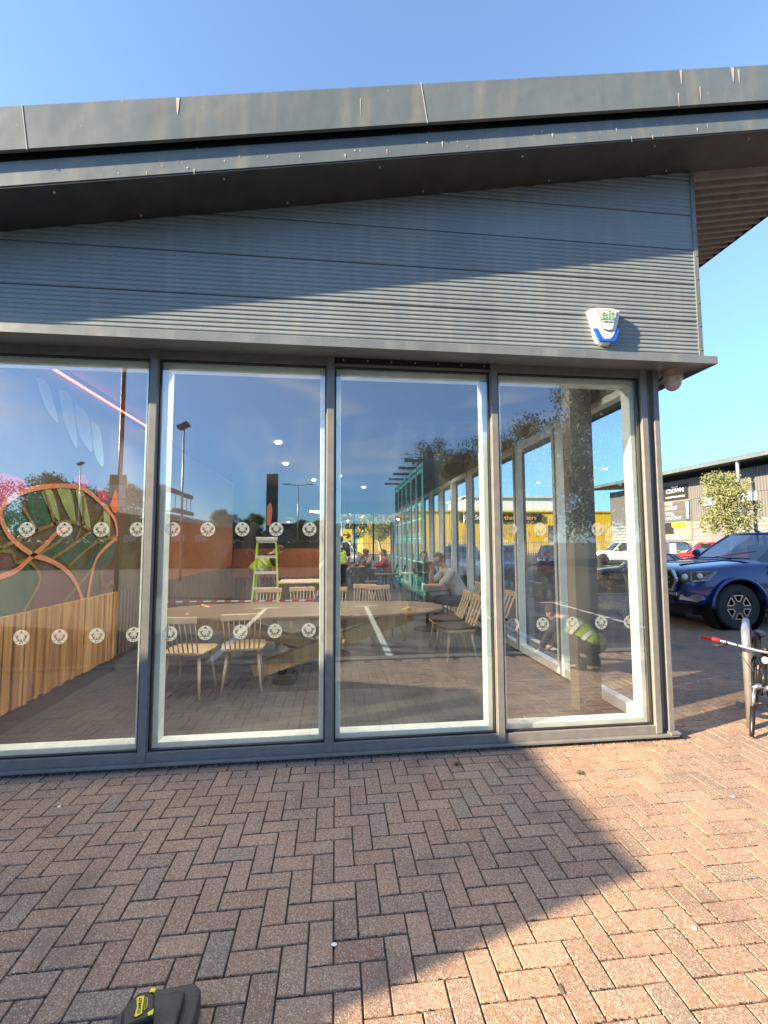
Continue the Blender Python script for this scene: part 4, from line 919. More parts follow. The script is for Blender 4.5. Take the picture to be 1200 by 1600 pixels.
# small litter and weeds
for i, (x, y) in enumerate(((.864,-.205),(1.672,-.424))):
    wd_ = MB(); wd_.keep = True
    for k in range(26):
        a = random.uniform(0, 2*PI); l = random.uniform(.012,.035); hh = random.uniform(.004,.018); c, s = math.cos(a), math.sin(a)
        wd_.quad((0,0,.002),(c*l*.6-s*.005,s*l*.6+c*.005,hh),(c*l,s*l,hh*.7),(c*l*.6+s*.005,s*l*.6-c*.005,hh))
    o = wd_.build('weed', 'leaf_green'); o.location = (x, y, 0); tag(o, ['tiny green weed in a paving joint below the third window', 'tiny green weed in a paving joint on the sunlit edge'][i], 'weed')
for i, (x, y, lb) in enumerate(((-1.647,-.412,'white crumpled litter speck on the shaded paving at left'),(.002,-1.52,'white gum spot on the shaded paving at bottom centre'),(1.467,-1.615,'pale gum spot on the sunlit paving at lower right'),(2.456,-.792,'pale gum spot on sunlit paving at right'),(-1.28,-1.62,'pale gum spot on shaded paving at lower left'))):
    q = MB(); q.ball((0,0,0), (.009,.012,.0025), 8, 6); o = q.build('gum_spot', 'white'); o.location = (x, y, .003); o.rotation_euler = (0,0,i*1.3); tag(o, lb, 'litter')
q = MB(); q.prism([(-.004,-.02,0),(.004,-.012,0),(.006,.012,0),(0,.022,0),(-.006,.01,0)], (0,0,.002)); o = q.build('dead_leaf', 'bark'); o.location = (.80,-1.79,.004); tag(o, 'small dark dead leaf on the sunlit paving at the bottom', 'leaf')
q = MB()
for i in range(420):
    x = random.uniform(-2.6,2.7); y = -random.random()**2*.05-.004; r_ = random.uniform(.002,.006); q.ball((x,y,.002+r_*.3), (r_,r_,r_*.6), 5, 4)
q.build('grit', 'concrete', kind='stuff')
near = [r_ for r_ in RECT if r_[0] > -2.6 and r_[1] < 3.2 and r_[2] > -2.1 and r_[3] < .02]; q = MB()
for i in range(7500):
    x0, x1, y0, y1 = random.choice(near); g_ = .0032; f = random.random(); l = random.uniform(.3,1)
    if random.random() < .55: x, y = x0+(x1-x0)*f, y0-g_
    else: x, y = x0-g_, y0+(y1-y0)*f
    r_ = random.uniform(.0016,.0052)*l; q.ball((x+random.gauss(0,.0018), y+random.gauss(0,.0018), -.001), (r_, r_*random.uniform(.6,1.3), .0028), 5, 3)
q.build('moss', 'joint_moss', kind='stuff')
# ------------------------------------------------------------------ vehicles
def vwheel(mb_parent, x, y, r, wdt, side, steer=0, spokes=6, rimm='silver'):
    e = MB(); e.lathe([(r*.62,-wdt/2),(r*.93,-wdt/2),(r,-wdt*.36),(r,wdt*.36),(r*.93,wdt/2),(r*.62,wdt/2),(r*.60,wdt*.3),(r*.60,-wdt*.3),(r*.62,-wdt/2)], (0,0,0), 'y', 36)
    o = e.build('wheel', 'black_rubber', mb_parent, smooth=False); o.location = (x, y, r); o.rotation_euler = (0,0,steer)
    s = -1 if side < 0 else 1
    d = MB(); d.lathe([(0,s*wdt*.18),(r*.60,s*wdt*.22)], (0,0,0), 'y', 30); h = d.build('rim_disc', 'dark_metal', o); 
    d = MB(); d.lathe([(r*.60,s*wdt*.46),(r*.625,s*wdt*.5),(r*.63,s*wdt*.3)], (0,0,0), 'y', 36); d.lathe([(0,s*wdt*.40),(r*.16,s*wdt*.39),(r*.18,s*wdt*.25)], (0,0,0), 'y', 18)
    for k in range(spokes): a0 = 2*PI*k/spokes; d.bar((r*.12*math.cos(a0),s*wdt*.33,r*.12*math.sin(a0)), (r*.60*math.cos(a0),s*wdt*.38,r*.60*math.sin(a0)), r*.17, r*.08, (0,1,0))
    d.build('spokes', 'rim_dark', o)
    d = MB()
    for k in range(spokes):
        a0 = 2*PI*(k+.5)/spokes; q4 = [(.27,-.24),(.55,-.37),(.55,.37),(.27,.24)]; q4 = [(r*f*math.cos(a0+g), s*wdt*.44, r*f*math.sin(a0+g)) for f, g in q4]
        for i in range(4): d.bar(q4[i], q4[(i+1)%4], r*.04, r*.045, (0,1,0))
    d.build('rim', rimm, o)
def car(name, loc, rz, label, paint, L=4.3, W=1.78, H=1.47, st=None, cab=None, wb=(.85,3.45), wr=.32, cat='car', group=None, belt=.92, arch=.06, detail=True):
    """local: nose at x=0, tail at x=L, +y right-hand side of nose direction; z up"""
    e = empty(name, loc, rz, label, cat, group); w2 = W/2
    st = st or [(0,.36,.62,.78),(.06,.30,.70,.86),(.35,.24,.76,.95),(1.05,.22,.90,1.0),(1.6,.2,.94,1.0),(2.6,.2,.95,1.0),(3.6,.22,.98,.99),(4.0,.25,1.0,.95),(4.25,.30,.92,.86),(4.3,.4,.80,.80)]
    rings = []
    for x, zb, zt, wf in st:
        w_ = w2*wf; hgt = zt-zb
        half = [(w_*.80,zb),(w_*.97,zb+hgt*.10),(w_*1.0,zb+hgt*.42),(w_*.985,zb+hgt*.72),(w_*.92,zt-.035),(w_*.72,zt+.0),(w_*.35,zt+.018)]
        rings.append([(x,y,z) for y,z in half]+[(x,-y,z) for y,z in half[::-1]])
    o = loft(rings, 'body', paint, e, smooth=True)
    sb = o.modifiers.new('sub', 'SUBSURF'); sb.levels = 2; sb.render_levels = 2
    cut = MB()
    for xw in wb:
        for s in (-1,1): cut.lathe([(0,s*(w2-.28)),(wr+arch,s*(w2-.28)),(wr+arch,s*(w2+.2)),(0,s*(w2+.2))], (xw,0,wr+.01), 'y', 32)
    cu = cut.build('cutter', 'black', e); bo = o.modifiers.new('bool', 'BOOLEAN'); bo.object = cu; bo.operation = 'DIFFERENCE'; bo.solver = 'EXACT'
    bake(o); bpy.data.objects.remove(cu)
    for p in o.data.polygons: p.use_smooth = True
    # cabin
    xa, xb, xc, xd = cab or (1.15,1.85,3.2,3.95); zb_ = belt; wt = w2*.74; wbm = w2*.93
    bt = [(xa,0),(xa+.12,wbm*.75),(xa+.32,wbm),(xd-.25,wbm*.98),(xd-.05,wbm*.8),(xd,0)]
    tp = [(xb,0),(xb+.05,wt*.75),(xb+.18,wt),(xc-.15,wt),(xc-.03,wt*.75),(xc,0)]
    full = lambda q: q+[(x,-y) for x,y in q[-2:0:-1]]
    b1 = [(x,y,zb_-.06) for x,y in full(bt)]; t1 = [(x,y,H-.05) for x,y in full(tp)]
    mid1 = [tuple((Vector(a)*.45+Vector(c)*.55)+Vector((0,(.03 if a[1]>0 else -.03 if a[1]<0 else 0),0))) for a, c in zip(b1, t1)]
    loft([b1, mid1, t1], 'window_glass', 'car_glass', e, smooth=False)
    rt0 = [(x,y*1.01,H-.055) for x,y in full(tp)]; cx_ = (xb+xc)/2
    rt1 = [(cx_+(x-cx_)*.97,y*.93,H-.012) for x,y in full(tp)]; rt2 = [(cx_+(x-cx_)*.75,y*.6,H+.004) for x,y in full(tp)]
    loft([rt0, rt1, rt2], 'roof', paint, e, smooth=True)
    nn = len(b1)
    idx = [2,3,4,nn-2,nn-3,nn-4] if nn >= 10 else []
    for i in idx:
        pl = MB(); pl.tube([b1[i], mid1[i], t1[i]], [.045,.036,.034], 8); pl.build('pillar', paint, e, smooth=True)
    for s in (-1,1):
        xm = xa+.32+(xd-.25-xa-.32)*.47; xt = xb+.18+(xc-.15-xb-.18)*.45
        pl = MB(); pl.tube([(xm,s*wbm,zb_-.04),(xm*.45+xt*.55,s*(wbm*.45+wt*.55+.032),zb_*.45+(H-.05)*.55),(xt,s*wt,H-.05)], [.04,.034,.03], 6); pl.build('pillar', paint, e, smooth=True)
    for i, xw in enumerate(wb):
        for s in (-1,1): vwheel(e, xw, s*(w2-.13), wr, .21, s)
    ua = MB(); ua.box(wb[0]-.6, wb[1]+.5, -w2+.30, w2-.30, .22, .55); ua.build('underbody', 'black', e)
    if detail:
        zt0 = st[1][2]
        for s in (-1,1):
            q = MB(); q.ball((.16,s*w2*.66,zt0-.04), (.12,.17,.06), 14, 8); q.build('headlight', 'lamp_glass', e, smooth=True)
            q = MB(); q.ball((L-.08,s*w2*.72,belt-.12), (.07,.13,.09), 12, 8); q.build('tail_light', 'car_red', e, smooth=True)
            q = MB(); q.ball((xa+.55,s*(w2+.08),belt+.06), (.06,.09,.06), 12, 8); q.build('wing_mirror', paint, e, smooth=True)
        q = MB(); q.box(.015,.05,-w2*.42,w2*.42,.40,.54); q.build('grille', 'black', e, bevel=.01)
    return e
# blue pickup: nose towards -x, near side at y = 3.8
pk_st = [(0,.50,.93,.80),(.05,.42,1.0,.88),(.22,.36,1.05,.96),(.55,.34,1.09,.985),(1.0,.34,1.13,1.0),(1.35,.34,1.16,1.0),(2.4,.34,1.14,1.0),(3.4,.36,1.14,1.0),(3.5,.36,1.12,1.0),(5.0,.42,1.12,.99),(5.15,.46,1.10,.96)]
pk = car('pickup_truck', (6.22, 4.72, 0), 0, 'metallic blue pickup truck parked on the block paving by the cycle stand', 'pickup_blue', 5.15, 1.86, 1.66, pk_st, (1.25,2.05,3.15,3.5), (.86,4.05), .385, 'pickup truck', None, 1.14, .085, detail=False)
y0 = .93
def P_(mb, nm, mt, **k): return mb.build(nm, mt, pk, **k)
q = MB(); q.prism([(-.035,-.60,.66),(-.035,.60,.66),(-.045,.70,.84),(-.03,.60,.99),(-.03,-.60,.99),(-.045,-.70,.84)], (.12,0,0)); P_(q, 'grille', 'black', bevel=.015)
q = MB(); 
for a, c in (((-.05,-.61,.66),(-.05,.61,.66)),((-.05,.61,.66),(-.055,.71,.84)),((-.055,.71,.84),(-.045,.61,.99)),((-.045,.61,.99),(-.045,-.61,.99)),((-.045,-.61,.99),(-.055,-.71,.84)),((-.055,-.71,.84),(-.05,-.61,.66))): q.bar(a, c, .045, .045)
for z in (.78,.87): q.bar((-.05,-.55,z),(-.05,.55,z), .03, .035)
P_(q, 'grille_trim', 'chrome', bevel=.006)
for s in (-1,1):
    q = MB(); q.prism([(.0,s*.62,.83),(.02,s*.66,.96),(.16,s*.90,1.0),(.42,s*.935,.99),(.30,s*.935,.87),(.10,s*.90,.82)], (0,0,0)) if False else None
    q = MB(); q.v = [(-.02,s*.72,.82),(-.02,s*.73,.965),(.10,s*.84,.99),(.44,s*.945,.985),(.30,s*.948,.845),(.08,s*.86,.815),(.12,s*.60,.82),(.12,s*.60,.965),(.2,s*.76,.99),(.46,s*.88,.98),(.32,s*.88,.85),(.2,s*.78,.815)]
    q.f = [(0,1,2,5),(5,2,3,4),(0,6,7,1),(1,7,8,2),(2,8,9,3),(3,9,10,4),(4,10,11,5),(5,11,6,0),(6,11,8,7),(11,10,9,8)]; q.m = [0]*10; P_(q, 'headlight', 'headlamp_dark', bevel=.008)
    for cx_, cy_, cz_, rr in ((.02,.80,.895,.052),(.19,.915,.915,.048)):
        q = MB(); q.ball((cx_,s*cy_,cz_), (rr*.9,rr*.9,rr), 14, 10); P_(q, 'headlight_lens', 'lamp_glass', smooth=True)
    q = MB(); q.bar((.0,s*.74,.968),(.30,s*.945,.985), .012, .012); q.bar((.30,s*.952,.85),(.44,s*.950,.98), .02, .02); q.bar((.30,s*.952,.85),(.08,s*.87,.82), .012, .012); P_(q, 'headlight_trim', 'chrome')
    q = MB(); q.v = [(-.02,s*.68,.50),(.0,s*.70,.59),(.20,s*.945,.59),(.24,s*.948,.53),(.12,s*.90,.49),(.1,s*.66,.50),(.12,s*.68,.59),(.25,s*.86,.59),(.28,s*.86,.52),(.2,s*.8,.49)]
    q.f = [(0,1,2,3,4),(9,8,7,6,5),(0,5,6,1),(1,6,7,2),(2,7,8,3),(3,8,9,4),(4,9,5,0)]; q.m = [0]*7; P_(q, 'fog_lamp', 'chrome', bevel=.005)
    # flared arch lips
    for xw in (.86,4.05):
        q = MB(); q.tube([(xw+.485*math.cos(a), s*.935, .395+.475*math.sin(a)) for a in [PI*(-.02+1.04*k/24) for k in range(25)]], .03, 10); P_(q, 'arch_lip', 'pickup_blue', smooth=True)
        q = MB(); q.lathe([(0,s*.62),(.47,s*.62),(.47,s*.90)], (xw,0,.395), 'y', 32); P_(q, 'wheel_well', 'black')
    q = MB(); q.v = [(1.42,s*.942,.96),(1.50,s*.946,1.04),(1.72,s*.946,1.035),(1.78,s*.946,.99),(1.72,s*.946,.945),(1.5,s*.944,.925)]; q.f = [(0,1,2,3,4,5)]; q.m = [0]
    q2 = MB(); q2.prism(q.v, (0,s*.02,0)); P_(q2, 'side_vent', 'chrome', bevel=.006)
    q2 = MB(); q2.prism([(x+(1.6-x)*.25, y+s*.021, z+(.985-z)*.3) for x,y,z in q.v], (0,s*.004,0)); P_(q2, 'side_vent_mesh', 'black')
    q = MB(); q.box(1.3,3.0, s*.86-.05, s*.86+.05, .30,.36); P_(q, 'side_step', 'dark_metal', bevel=.02)
    q = MB(); q.ball((1.75,s*1.0,1.25), (.07,.10,.08), 14, 10); q.tube([(1.75,s*.90,1.2),(1.75,s*1.0,1.24)], .025, 8); P_(q, 'wing_mirror', 'pickup_blue', smooth=True)
    for xs in (1.62, 2.52):
        q = MB(); q.bar((xs, s*.934, .42), (xs-.02, s*.93, 1.10), .008, .010, (0,1,0)); P_(q, 'door_gap', 'black')
q = MB(); q.box(-.04,.1,-.66,.66,.56,.62); P_(q, 'bumper_trim', 'chrome', bevel=.01)
q = MB(); q.box(-.03,.10,-.55,.55,.40,.54); P_(q, 'lower_grille', 'black', bevel=.02)
q = MB(); q.box(-.055,-.03,-.26,.26,.57,.68); P_(q, 'number_plate', 'white', bevel=.003)
q = MB(); q.tube([(2.2,0,1.66),(2.05,0,1.74),(1.98,0,1.83)], [.012,.006,.003], 8); q.lathe([(0,1.69),(.045,1.66),(.05,1.655)], (2.2,0,0), n=16); P_(q, 'aerial', 'black', smooth=True)
for s in (-.35,.35):
    q = MB(); q.bar((.30,s,1.085),(1.2,s*1.15,1.166), .07, .018); P_(q, 'bonnet_crease', 'pickup_blue', bevel=.008)
q = MB(); q.bar((1.24,-.72,1.185),(1.24,.72,1.185), .10, .02, (0,0,1)); q.bar((1.2,-.1,1.2),(1.5,-.62,1.31), .02, .012); P_(q, 'wiper', 'black')
q = MB(); q.box(1.7,3.2,-.7,.7,.9,1.0); q.box(2.55,2.75,-.65,-.12,1.0,1.42); q.box(2.55,2.75,.12,.65,1.0,1.42); P_(q, 'interior', 'black', bevel=.03)
q = MB(); q.tube([(1.95+.0*math.cos(a)+.05*math.sin(a),-.38+.17*math.cos(a),1.17+.15*math.sin(a)) for a in [2*PI*k/20 for k in range(21)]], .014, 8, False); P_(q, 'steering_wheel', 'black', smooth=True)
pk.rotation_euler = (0,0,-.03); pk.scale = (1.08,1.08,1.06); pk.location = (6.24,4.78,0)
base_car = car('parked_car', (14.4, 14.5, -.03), PI/2+.3, 'pale blue grey hatchback nearest beyond the side glass', 'car_bluegrey', group='cars parked beyond the cafe')
def car_copy(loc, rz, label, paint, scale=1, group='cars parked beyond the cafe'):
    c = dup(base_car, loc, rz, label, scale=scale, group=group)
    def rec(o):
        for ch in o.children:
            if ch.type == 'MESH' and ch.data.materials and ch.data.materials[0] == MT['car_bluegrey']:
                ch.material_slots[0].link = 'OBJECT'; ch.material_slots[0].material = MT[paint]
            rec(ch)
    rec(c); return c
base_car.location = (6.9, 14.0, -.03); base_car.rotation_euler = (0,0,1.25)
car_copy((19.3,21.2,-.03), -.75, 'bright red hatchback parked beyond the blue pickup', 'car_red', 1.07)
car_copy((8.9,11.5,-.03), -.75, 'black hatchback low behind the pickup bonnet', 'car_black', .84)
car_copy((22.6,28.2,-.03), -.75, 'black estate car behind the bright red hatchback', 'car_black', 1.1)
car_copy((9.8,14.6,-.03), 1.2, 'silver car behind the wide side mullion', 'car_silver')
car_copy((4.9,13.4,-.03), 1.3, 'white car with its windscreen catching light behind the third mullion', 'car_white')
car_copy((15.2,23.5,-.03), 1.1, 'maroon car beyond the corner column', 'car_maroon')
car_copy((11.5,24.0,-.03), 1.3, 'silver car in the second row before the yellow building', 'car_silver')
car_copy((18.5,27.5,-.03), -.3, 'white car parked before the retail unit', 'car_white', 1.1)
car_copy((.6,22.5,-.03), PI/2+.2, 'white car parked outside the far window of the cafe', 'car_white', 1.15)
car_copy((7.5,30,-.03), .4, 'dark blue grey car far behind the side windows', 'car_bluegrey')
for i, (x, y, p_, lb) in enumerate(((-1.2,-30.5,'car_red','red car mirrored left of the second mullion'),)):
    car_copy((x,y,-.03), .2+i*.3, lb, p_, 1, 'cars mirrored in the cafe glass')
# unseen box vans, added off frame to cast the big shadow
def shadow_van(loc, L, W, H, label, rz=0):
    e = empty('shadow_van', loc, rz, label, 'van', 'unseen box vans added at the left to cast the big shadow')
    q = MB(); q.box(-L, 0, 0, W, .75, H); q.build('cargo_box', 'car_white', e, bevel=.03)
    q = MB(); q.box(-L, -.05, .1, W-.1, .5, .75); q.build('chassis', 'black', e)
    q = MB(); q.prism([(-L-1.9,.1,.45),(-L-1.9,.1,1.1),(-L-1.3,.1,1.3),(-L-.75,.1,2.0),(-L,.1,2.1),(-L,.1,.45)], (0,W-.2,0)); q.build('cab', 'car_white', e, bevel=.06)
    q = MB(); q.prism([(-L-1.24,.2,1.33),(-L-.78,.2,1.9),(-L-.80,.2,1.94),(-L-1.30,.2,1.34)], (0,W-.4,0)); q.build('windscreen', 'black', e)
    for xw in (-L-1.1, -.9): 
        for yy, s in ((.12,-1),(W-.12,1)): vwheel(e, xw, yy, .36, .22, s)
    return e
shadow_van((-5.30,-3.50,-.03), 4.2, 1.80, 3.44, 'tall white box van, unseen, added left of the cafe front for its shadow')
shadow_van((-7.9,-6.6,-.03), 3.6, 2.3, 4.0, 'taller white box van, unseen, added behind the first one to extend the shadow')
for xx in (-3.6,): pass
# ------------------------------------------------------------------ trees
def tree_mesh(seed, h, r, nleaf, trunk_h, leafm, barkm, ls=.16, squash=1.0, lobes=9):
    rnd = random.Random(seed); e = empty('tree', (0,0,0))
    t = MB(); top = Vector((rnd.uniform(-.2,.2), rnd.uniform(-.2,.2), trunk_h)); tr = .035*h*.6
    t.tube([(0,0,-.1),(0,0,trunk_h*.5),top,(top.x,top.y,h*.75)], [tr*1.3,tr,tr*.8,tr*.25], 9)
    cen = []
    for i in range(lobes):
        a = 2*PI*i/lobes*1.618+rnd.uniform(-.4,.4); zz = trunk_h+(h-trunk_h)*(.12+.76*((i*.618) % 1)); k = math.sin(PI*min(1,max(.12,(zz-trunk_h)/(h-trunk_h)*.85+.1)))
        rr = r*.62*k*rnd.uniform(.7,1.1); c = Vector((rr*math.cos(a), rr*math.sin(a), zz)); cen.append((c, r*rnd.uniform(.34,.52)))
        t.tube([(top.x,top.y,min(zz,trunk_h*1.05)), (c*.5+Vector((0,0,min(zz,trunk_h)*.5)))*1.0, c], [tr*.45,tr*.28,tr*.1], 6)
    cen.append((Vector((0,0,h-r*.38)), r*.42)); cen.append((Vector((0,0,(h+trunk_h)/2)), r*.55))
    t.build('trunk', barkm, e, smooth=True)
    q = MB(); q.keep = True; per = nleaf//len(cen)
    for c, rad in cen:
        tw = [(Vector((rnd.gauss(0,1), rnd.gauss(0,1), rnd.gauss(0,1)*squash)).normalized()*rad*rnd.uniform(.45,1.05)) for _ in range(16)]
        for j in range(per):
            p = c+rnd.choice(tw)+Vector((rnd.gauss(0,1), rnd.gauss(0,1), rnd.gauss(0,.8)))*rad*.20
            n = Vector((rnd.gauss(0,1), rnd.gauss(0,1), rnd.gauss(.4,1))).normalized(); u = n.orthogonal().normalized(); u = Matrix.Rotation(rnd.uniform(0,6.3), 3, n) @ u; v = n.cross(u)
            s = ls*rnd.uniform(.6,1.3); q.quad(p-u*s*.5, p+v*s*.28, p+u*s*.5, p-v*s*.28)
    q.build('crown', leafm, e)
    return e
TG = 'trees mirrored behind the car park'
t1 = tree_mesh(1, 8.2, 3.3, 16000, 2.4, 'leaf_green', 'bark', .22); tag(t1, 'broad green tree mirrored at the far left edge of the first window', 'tree', TG); t1.location = (-33,-41,-.03)
t2 = tree_mesh(2, 5.25, 1.55, 14000, 1.85, 'leaf_pale', 'bark_pale', .11, lobes=12); tag(t2, 'young pale green tree in front of the grey retail unit', 'tree'); t2.location = (20.1,17,-.03); t2.scale = (.86,.86,1)
t3 = tree_mesh(3, 9.4, 3.6, 34000, 2.2, 'leaf_deep', 'bark', .15, lobes=14); tag(t3, 'large dark tree mirrored at the top right of the right window', 'tree', TG); t3.location = (11.3,-14.2,-.03)
dup(t1, (-27,-42,-.03), 1.1, 'round green tree mirrored above the mural in the first window', scale=1.0)
dup(t1, (-21.5,-43,-.03), 2.3, 'green tree mirrored left of the parking sign', scale=.95)
dup(t1, (-38,-40,-.03), 2.9, 'green tree mirrored beyond the left window edge', scale=1.1)
dup(t1, (-31,-52,-.03), 4.0, 'taller green tree mirrored behind the left group', scale=1.05)
dup(t1, (-14.5,-56,-.03), .5, 'brown green tree mirrored right of the lamp post', scale=.72)
dup(t1, (-11.2,-58,-.03), 3.3, 'brown green tree mirrored left of the totem sign', scale=.68)
dup(t1, (-5.0,-62,-.03), 5.0, 'low green tree mirrored right of the totem sign', scale=.6)
dup(t1, (-2.0,-60,-.03), 5.6, 'low green tree mirrored under the double lamp post', scale=.6)
dup(t3, (11.0,-21,-.03), 2.0, 'dark tree mirrored second from the right', scale=.88)
dup(t3, (10.5,-28,-.03), .7, 'dark tree mirrored behind the third mullion', scale=.95)
dup(t3, (9.0,-33,-.03), 3.9, 'dark tree mirrored above the teal rack', scale=1.05)
dup(t3, (13.0,-38,-.03), 5.1, 'dark tree mirrored farthest back on the right', scale=1.0)
dup(t2, (1.0,26.5,-.03), 1.2, 'young pale tree outside the far window of the cafe', scale=1.1)
dup(t2, (3.6,31,-.03), 2.2, 'slim pale tree right of the one outside the far window', scale=1.0)
dup(t2, (23.5,12.8,-.03), 2.7, 'young pale tree nearest the retail unit at the frame edge', scale=.8)
# hedge mirrored
rnd = random.Random(5); hb = MB(); hb.keep = True
for i in range(15000):
    x = rnd.uniform(-24,1.5); y = -27.5+rnd.uniform(-.55,.55); z = rnd.uniform(0,1.65)
    if rnd.random() < .5: z = 1.65-abs(rnd.gauss(0,.05)) 
    else: y = -26.9+abs(rnd.gauss(0,.06))*-1
    p = Vector((x,y,z)); n = Vector((rnd.gauss(0,1),rnd.gauss(0,1),rnd.gauss(0,1))).normalized(); u = n.orthogonal().normalized(); v = n.cross(u); s = rnd.uniform(.08,.16)
    hb.quad(p-u*s, p+v*s*.6, p+u*s, p-v*s*.6)
hb.box(-24,1.5,-28,-27.05,0,1.55)
o = hb.build('hedge', 'leaf_green'); tag(o, 'long clipped hedge mirrored across the first two windows', 'hedge')
q = MB(); q.keep = True
for i in range(9000):
    x = rnd.uniform(-95,45); hmax = 4.2+1.3*math.sin(x*.21)+.9*math.sin(x*.53+1); z = hmax*math.sqrt(rnd.random()); p = Vector((x,-88+rnd.gauss(0,1.2),z)); n = Vector((rnd.gauss(0,1),rnd.gauss(0,1),rnd.gauss(0,1))).normalized(); u = n.orthogonal().normalized(); v = n.cross(u); s_ = rnd.uniform(.3,.7)
    q.quad(p-u*s_, p+v*s_*.6, p+u*s_, p-v*s_*.6)
q.build('woods', 'leaf_deep', kind='stuff')
# ------------------------------------------------------------------ mirrored street furniture
def lamp_post(x, y, h, label, double=False, r=.06):
    e = empty('lamp_post', (x,y,-.03), 0, label, 'lamp post', 'tall street lamp posts'); t = MB(); t.tube([(0,0,0),(0,0,h)], [r,r*.6], 10); t.build('pole', 'steel', e, smooth=True)
    if double:
        t = MB(); t.tube([(-1.0,0,h+.1),(0,0,h),(1.0,0,h+.1)], .035, 8); t.build('arm', 'steel', e)
        for s in (-1,1): t = MB(); t.box(s*1.0-.3,s*1.0+.3,-.12,.12,h+.06,h+.14); t.build('lamp_head', 'dark_metal', e, bevel=.02)
    else:
        t = MB(); t.prism([(-.22,-.2,h-.02),(.24,-.2,h+.18),(.16,-.2,h+.34),(-.28,-.2,h+.14)], (0,.4,0)); t.build('lamp_head', 'dark_metal', e, bevel=.02)
lamp_post(-6.6,-16.4, 6.6, 'lamp post with a tilted floodlight mirrored in the second window')
lamp_post(-3.2,-35, 6.6, 'double headed lamp post mirrored right of the totem sign', True)
lamp_post(-22.5,-38, 8.6, 'slim pale lamp post mirrored above the mural trees')
lamp_post(16.0,50, 7.0, 'slim lamp post standing before the yellow building')
lamp_post(.35,19.5, 3.0, 'dark lamp post outside the far window', r=.05)

Ps = empty('sign_pole', (-3.72,-4.62,-.03), 0, 'tall dark pole carrying a parking notice mirrored at the edge of the first window', 'sign pole')
t = MB(); t.tube([(0,0,0),(0,0,5.2)], .038, 10); t.build('pole', 'dark_metal', Ps, smooth=True)
t = MB(); t.box(-.14,.14,.05,.065,2.22,2.80); t.build('notice_board', 'sign_dark', Ps, bevel=.004)
t = MB(); t.box(-.13,.13,.066,.070,2.25,2.36); t.box(-.13,.13,.066,.070,2.40,2.62); t.build('notice_panel', 'label_grey', Ps)
t = MB(); t.box(-.14,.14,.05,.065,1.75,2.18); t.build('notice_board', 'magenta', Ps, bevel=.004)
Hb = empty('height_barrier', (-5.25,-10.6,-.03), 0, 'rust brown height barrier with a hanging bar mirrored in the second window', 'height barrier')
t = MB(); t.box(-.09,.09,-.09,.09,0,3.38); t.build('post', 'rust_brown', Hb, bevel=.01)
t = MB(); t.bar((0,.1,3.34),(-.15,-3.2,3.34), .13, .13); t.build('beam', 'rust_brown', Hb, bevel=.01)
t = MB(); t.bar((-.05,-1.2,2.72),(-.17,-3.4,2.72), .13, .14); t.build('hanging_bar', 'rust_brown', Hb)
t = MB()
for f in (.4,.6,.8,.98): t.tube([(-.15*f,-3.2*f,3.3),(-.15*f,-3.2*f,2.74)], .014, 6)
t.build('chain', 'steel', Hb)
t = MB(); t.bar((-.5,0,2.6),(.5,0,2.6), .05, .05); t.build('cross_bar', 'rust_brown', Hb)
Tt = empty('totem_sign', (-5.6,-36.5,-.03), .15, 'tall dark totem sign with an orange flash mirrored in the second window', 'totem sign')
t = MB(); t.box(-.50,.50,-.15,.15,0,7.8); t.build('body', 'sign_dark', Tt, bevel=.02)
t = MB(); t.prism([(-.42,.155,3.2),(-.05,.155,3.2),(.1,.155,4.6),(-.1,.155,5.3),(-.42,.155,4.8)], (0,.01,0)); t.build('logo_panel', 'glow_orange', Tt)  # emission added to this panel so the orange flash shows on the unlit face
t = MB(); t.box(.05,.45,.155,.165,2.2,3.9); t.box(-.45,.45,.155,.165,6.2,7.4); t.build('dark_panel', 'sign_black', Tt)
Cv = empty('chevron_board', (-4.1,-17.5,-.03), 0, 'dark red direction board with white chevrons mirrored left of the ladder', 'sign')
t = MB(); t.box(-1.0,1.0,-.03,.03,.55,1.62); t.build('board', 'car_maroon', Cv)
t = MB(); t.box(-.9,-.84,-.06,0,0,.55); t.box(.84,.9,-.06,0,0,.55); t.build('legs', 'steel', Cv)
t = MB()
for k_ in (0,1):   # chevrons read << in the glass, so they are >> on the board
    x = .55-.33*k_
    t.bar((x,.04,1.42),(x-.2,.04,1.2), .02, .08, (0,1,0)) ; t.bar((x-.2,.04,1.2),(x,.04,.98), .02, .08, (0,1,0))
t.build('chevron', 'white', Cv)
Gb = empty('gabled_building', (-22,-62,-.03), 0, 'brick building with a low gabled roof mirrored beyond the hedge', 'building')
t = MB(); t.box(-6.5,6.5,-5,5,0,4.0); t.build('wall', 'brick_far', Gb)
t = MB(); t.prism([(-7,5.4,3.95),(7,5.4,3.95),(0,5.4,5.6)], (0,-10.8,0)); t.build('roof', 'roof_far', Gb)
for x in (-4.5,-1.5,1.5,4.5): t = MB(); t.box(x-.8,x+.8,5.0,5.04,1.2,2.8); t.build('window', 'label_grey', Gb)
Gb2 = empty('shed_building', (6,-75,-.03), 0, 'low brown retail shed mirrored beyond the trees', 'building')
t = MB(); t.box(-16,16,-5,5,0,4.4); t.build('wall', 'ribbed_grey', Gb2)
t = MB(); t.box(-16.5,16.5,-5.5,5.5,4.4,4.8); t.build('roof', 'roof_far', Gb2)
